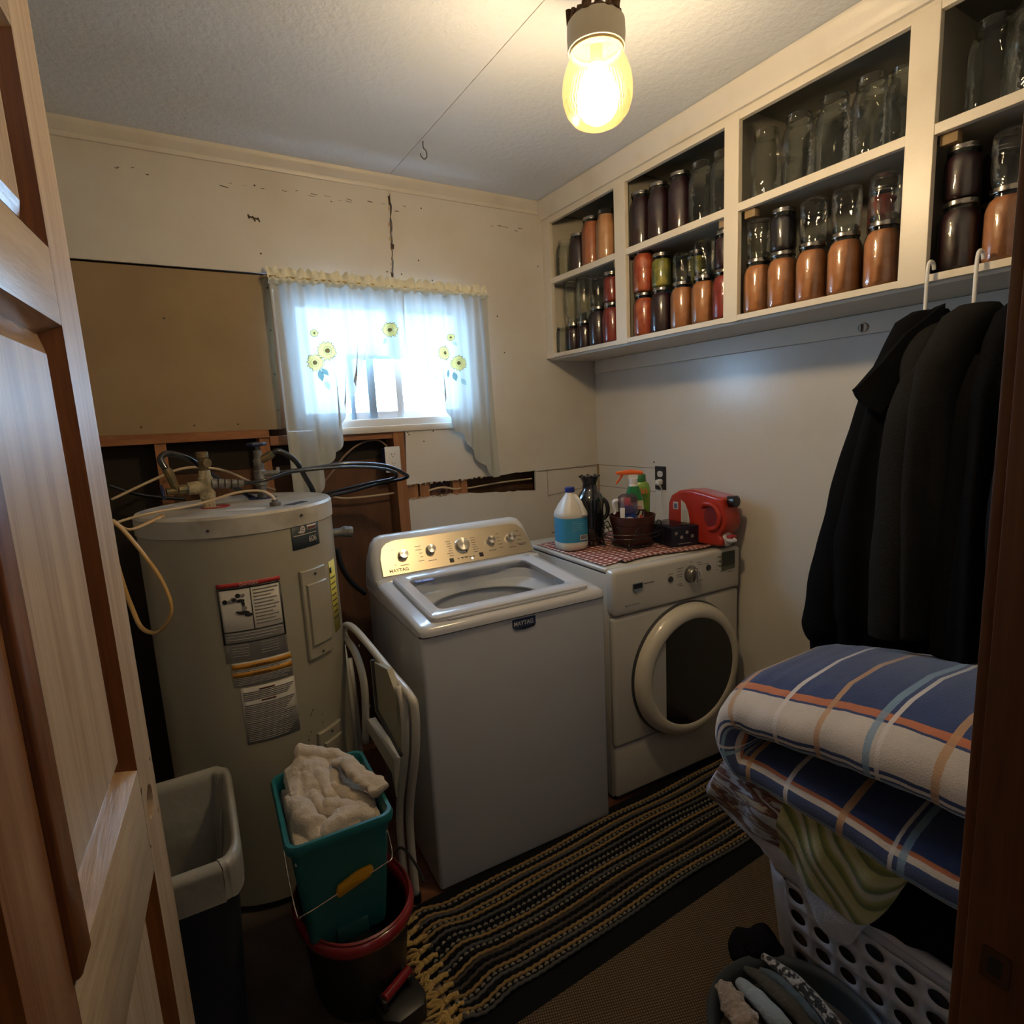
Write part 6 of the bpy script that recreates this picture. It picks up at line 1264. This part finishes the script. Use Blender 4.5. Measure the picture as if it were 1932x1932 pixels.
drape([(-0.900, -1.576, 0.631), (-0.910, -1.629, 0.640), (-0.920, -1.711, 0.645), (-0.920, -1.780, 0.642), (-0.920, -1.831, 0.632), (-0.920, -1.879, 0.623), (-0.920, -1.934, 0.621), (-0.920, -1.985, 0.631), (-0.920, -2.037, 0.638)],
      [(-0.910, -1.534, 0.495), (-0.910, -1.608, 0.469), (-0.910, -1.679, 0.468), (-0.910, -1.751, 0.458), (-0.910, -1.832, 0.425), (-0.910, -1.882, 0.402), (-0.900, -1.944, 0.424), (-0.900, -1.991, 0.528), (-0.900, -2.032, 0.616)], 'cloth', towel(), tt, amp=.010, fq=4, nx=90)
wl = thing('pale_cloth', 'plain pale blue-white cloth hanging below the striped towel', 'towel', (-.87, -1.82, .50))
drape([(-0.885, -1.565, 0.612), (-0.885, -1.612, 0.576), (-0.885, -1.690, 0.516), (-0.885, -1.762, 0.490), (-0.885, -1.829, 0.451), (-0.885, -1.891, 0.429), (-0.885, -1.936, 0.418)],
      [(-0.885, -1.503, 0.479), (-0.885, -1.560, 0.444), (-0.885, -1.677, 0.422), (-0.885, -1.779, 0.372), (-0.885, -1.847, 0.313), (-0.885, -1.893, 0.315), (-0.885, -1.937, 0.410)], 'cloth', mat('blue_white_terry', (.52, .56, .70), .95, sheen=.4, bump=(200, .5)), wl, amp=.006, fq=3)
# ================================================================ LOW TUB OF LAUNDRY
tu = thing('laundry_tub', 'dark slate round tub of clothes in front of the basket', 'tub', (-1.045, -1.885, .006))
def ci(r, z, n=56): return [(r*math.cos(2*math.pi*i/n), r*math.sin(2*math.pi*i/n), z) for i in range(n)]
MB().loft([ci(.135, 0), ci(.145, .006), ci(.178, .155), ci(.192, .160), ci(.195, .168), ci(.190, .175), ci(.180, .172), ci(.172, .16), ci(.138, .01)]).build('tub_wall', mat('slate_plastic', (.035, .045, .055), .4), tu, smooth=50)
def bun(name, label, pts, rr_, m, seed, flat=.8, amp=.3, k=8, fr_=2.5):
    t = roll(pts, rr_, seed, flat, 20, k, amp, fr_); p = Vector(pts[len(pts)//2]); t.v = [tuple(Vector(v)-p) for v in t.v]
    o = t.build(name, m, None, smooth=180); o.location = p; return tag(o, label, 'clothes')
bun('dark_garment', 'black bunched garment at the back of the low tub', [(-0.982, -1.691, 0.150), (-0.959, -1.676, 0.170), (-0.922, -1.708, 0.180), (-0.902, -1.740, 0.160)], [.024, .036, .038, .024], heap_m, 1, 1., .35)
bun('fluffy_cloth', 'fluffy beige-grey cloth at the left of the low tub', [(-1.087, -1.713, 0.170), (-1.106, -1.752, 0.180), (-1.117, -1.799, 0.170), (-1.122, -1.837, 0.150)], [.014, .026, .030, .02], mat('fluffy_beige', (.40, .31, .26), 1., sheen=.6, bump=(90, 1.), var=(20, (.28, .22, .19), .4, .6)), 4, .9, .5, fr_=7.)
bun('blue_cloth', 'light blue-grey folded cloth in the low tub', [(-1.046, -1.731, 0.170), (-1.057, -1.783, 0.185), (-1.061, -1.839, 0.180), (-1.056, -1.881, 0.150)], [.010, .020, .024, .02], mat('blue_grey_cloth', (.24, .30, .36), .95, bump=(60, .6), sheen=.3), 7, .8, .35)
bun('green_cloth', 'dark olive folded cloth in the low tub', [(-1.008, -1.718, 0.170), (-1.009, -1.769, 0.185), (-1.005, -1.835, 0.180), (-1.003, -1.897, 0.150)], [.010, .018, .020, .018], mat('olive_cloth', (.055, .052, .045), .95, bump=(60, .6)), 9, .8, .35)
bun('denim_cloth', 'slate-blue cloth rolled beside the striped cloth in the tub', [(-0.979, -1.741, 0.170), (-0.975, -1.795, 0.185), (-0.977, -1.868, 0.180), (-0.970, -1.919, 0.150)], [.008, .014, .016, .014], mat('slate_blue_cloth', (.07, .10, .13), .95, bump=(60, .6)), 13, .8, .3)
zs = mat('black_white_knit', (.015, .016, .022), .95, var=(70, (.36, .36, .38), .5, .56), sheen=.3, bump=(80, .8))
bun('striped_cloth', 'black and white speckled knit rolled against the basket', [(-0.959, -1.734, 0.190), (-0.962, -1.793, 0.200), (-0.964, -1.853, 0.200), (-0.969, -1.912, 0.190), (-0.967, -1.946, 0.170)], [.009, .014, .015, .015, .012], zs, 15, .9, .3)
MB().loft([ci(.165, .06), ci(.165, .12), ci(.12, .145)]).build('packed_clothes', tn, tu, smooth=60)
# ================================================================ HANGING COATS
def hanger(t, hook, d, ln_=.085):
    hx0, hy0 = hook; d = Vector((d[0], d[1], 0)).normalized(); mb = MB(); o = Vector((hx0, hy0, 0))
    pts = [(-.322, 1.812), (-.3285, 1.835), (-.334, 1.866), (-.326, 1.882), (-.312, 1.878), (-.3075, 1.862)]
    base_ = [Vector((-.340, hy0, z)) for z in (1.72, 1.76, 1.80, 1.84)] + [Vector((-.337, hy0, 1.868)), Vector((-.327, hy0, 1.880)), Vector((-.312, hy0, 1.877)), Vector((-.305, hy0, 1.862))]
    mb.tube(base_, .0045, 10, smooth=5); mb.build('hook', M_['whitep'], t, world=True, smooth=180)
    mb = MB(); c = Vector((-.340, hy0, 1.722)); mb.tube([c-d*ln_-Vector((0, 0, .09)), c-d*ln_*.4-Vector((0, 0, .03)), c, c+d*ln_*.4-Vector((0, 0, .03)), c+d*ln_-Vector((0, 0, .09))], .006, 8, smooth=5); mb.build('hanger_arms', M_['whitep'], t, world=True, smooth=180)
def garment(t, hook, d, secs, m, amp=.012, nf=9, seed=0, name='body', puff=0):
    d = Vector((d[0], d[1], 0)).normalized(); nrm = Vector((-d.y, d.x, 0)); o = Vector((-.34, hook[1], 0)); N = 84
    S2 = []
    for (a, b) in zip(secs, secs[1:]):
        K = max(2, int(abs(a[0]-b[0])/.012)); 
        for k in range(K): f = k/K; S2.append([a[i]+(b[i]-a[i])*f for i in range(5)])
    S2.append(list(secs[-1])); rings = []
    for z, c0, a, b, off in S2:      # z, centre along d, half width, half thickness, offset along normal
        ring = []; dep = max(0, min(1, (1.70-z)/.35))
        for k in range(N):
            q = 2*math.pi*k/N; w = 1+amp/b*dep*(math.sin(q*nf+seed+z*3)*.6+noise.noise(Vector((math.cos(q)*3, math.sin(q)*3, z*2.2+seed)))*1.2)
            if puff: w *= 1+puff*(abs(math.sin((z+.02*math.cos(q*2))*math.pi/.10))-.5)
            cc, s_ = math.cos(q), math.sin(q)
            ring.append(tuple(o+d*(c0+math.copysign(abs(cc)**.85, cc)*a*(1+.3*(w-1)))+nrm*(off+math.copysign(abs(s_)**.85, s_)*b*w)+Vector((0, 0, z))))
        rings.append(ring)
    return MB().loft(rings).build(name, m, t, world=True, smooth=180)
def sleeve(t, hook, d, pts, rr_, m, flat=.75, seed=0, name='sleeve', amp=.12):
    d = Vector((d[0], d[1], 0)).normalized(); nrm = Vector((-d.y, d.x, 0)); o = Vector((-.34, hook[1], 0))
    return roll([o+d*s+nrm*n_+Vector((0, 0, z)) for s, n_, z in pts], rr_, seed, flat, 28, 12, amp, .9).build(name, m, t, world=True, smooth=180)
cm1 = mat('black_fleece', (.0045, .0045, .0055), 1., spec=.06, sheen=.0, bump=(220, .3)); cm2 = mat('charcoal_fleece', (.014, .0135, .013), 1., spec=.06, sheen=.0, bump=(220, .3)); cm3 = mat('black_puffer', (.004, .004, .0055), .6, spec=.15, sheen=.0, bump=(40, .3))
# coat 1
d1 = (-.7, .7); h1 = (-.34, -1.735)
c1 = thing('jacket', 'black jacket with stiff raised collar on the leftmost white hanger', 'jacket', (-.34, -1.735, 1.86), group=None)
hanger(c1, h1, d1)
garment(c1, h1, d1, [(1.757, -.01, .040, .030, 0), (1.735, 0, .065, .040, 0), (1.69, .0, .085, .050, 0), (1.64, .0, .105, .058, 0), (1.58, .0, .118, .062, 0), (1.50, .0, .128, .066, 0), (1.36, .01, .150, .070, 0), (1.15, .03, .170, .085, 0), (.95, .03, .165, .082, 0), (.90, .03, .155, .07, 0), (.845, .03, .150, .065, 0)], cm1, .010, 8, 1)
sleeve(c1, h1, d1, [(.055, -.03, 1.65), (.085, -.04, 1.53), (.122, -.045, 1.36), (.160, -.045, 1.16), (.190, -.045, 1.0), (.202, -.045, .88), (.195, -.045, .83), (.19, -.045, .785)], [.035, .048, .055, .058, .060, .060, .042, .046], cm1, .8, 3)
d_ = Vector((-.7, .7, 0)).normalized(); o_ = Vector((-.34, -1.735, 0)); n_ = Vector((-.7, -.7, 0)).normalized()
def c1p(s, n, z): return tuple(o_+d_*s+n_*n+Vector((0, 0, z)))
t = MB(); t.loft([[c1p(-.02, .06, 1.765), c1p(-.02, .0, 1.765), c1p(-.02, .0, 1.70), c1p(-.02, .07, 1.66)], [c1p(.06, .06, 1.700), c1p(.06, .0, 1.700), c1p(.07, .0, 1.60), c1p(.07, .075, 1.56)], [c1p(.115, .06, 1.628), c1p(.115, .01, 1.628), c1p(.118, .01, 1.52), c1p(.118, .075, 1.50)], [c1p(.160, .05, 1.575), c1p(.160, .02, 1.575), c1p(.145, .02, 1.525), c1p(.145, .055, 1.522)], [c1p(.172, .04, 1.566), c1p(.172, .03, 1.566), c1p(.165, .03, 1.550), c1p(.165, .04, 1.548)]])
t.build('collar', cm1, c1, world=True, smooth=50)
# coat 2
d2 = (-1, .2); h2 = (-.34, -1.84)
c2 = thing('hoodie', 'charcoal grey fleece hoodie on the second white hanger', 'jacket', (-.34, -1.84, 1.86))
hanger(c2, h2, d2)
garment(c2, h2, d2, [(1.755, -.02, .045, .035, 0), (1.73, -.01, .085, .05, 0), (1.69, .0, .11, .052, 0), (1.62, .02, .145, .052, 0), (1.52, .02, .165, .055, 0), (1.30, .02, .170, .055, 0), (1.1, .02, .172, .055, 0), (.93, .02, .165, .05, 0)], cm2, .010, 7, 4)
sleeve(c2, h2, d2, [(.10, -.03, 1.63), (.145, -.04, 1.50), (.16, -.045, 1.30), (.175, -.045, 1.12), (.185, -.045, .99), (.185, -.045, .92)], [.035, .048, .050, .047, .040, .036], cm2, .7, 8)
sleeve(c2, h2, d2, [(-.08, -.04, 1.735), (-.01, -.055, 1.71), (.06, -.06, 1.675), (.11, -.055, 1.61), (.14, -.04, 1.54)], [.025, .042, .046, .035, .02], cm2, .8, 5, 'hood')
# coat 3 and puffer
d3 = (-1, .15); h3 = (-.34, -1.945)
c3 = thing('jacket', 'black hooded jacket on the third hanger, by the door frame', 'jacket', (-.34, -1.945, 1.86))
hanger(c3, h3, d3)
garment(c3, h3, d3, [(1.75, -.02, .045, .035, 0), (1.72, -.01, .085, .05, 0), (1.66, .0, .12, .05, 0), (1.55, .01, .15, .05, 0), (1.3, .01, .16, .05, 0), (1.0, .01, .165, .05, 0), (.885, .01, .16, .045, 0)], cm1, .010, 7, 9)
sleeve(c3, h3, d3, [(.08, -.02, 1.62), (.115, -.03, 1.50), (.13, -.035, 1.28), (.14, -.035, 1.05), (.145, -.035, .90)], [.035, .045, .046, .042, .036], cm1, .7, 11)
c4 = thing('puffer_coat', 'black quilted puffer coat hanging furthest right', 'jacket', (-.34, -2.07, 1.86))
hanger(c4, (-.34, -2.07), (-1, .1))
garment(c4, (-.34, -2.07), (-1, .1), [(1.74, -.02, .05, .04, 0), (1.70, -.01, .09, .055, 0), (1.62, .0, .14, .06, 0), (1.5, .02, .17, .062, 0), (1.2, .02, .18, .065, 0), (.95, .02, .18, .065, 0), (.89, .02, .17, .055, 0)], cm3, .006, 5, 2, puff=.22)
sleeve(c4, (-.34, -2.07), (-1, .1), [(.12, -.03, 1.60), (.16, -.035, 1.45), (.175, -.035, 1.2), (.18, -.035, 1.0)], [.04, .055, .055, .045], cm3, .75, 13)
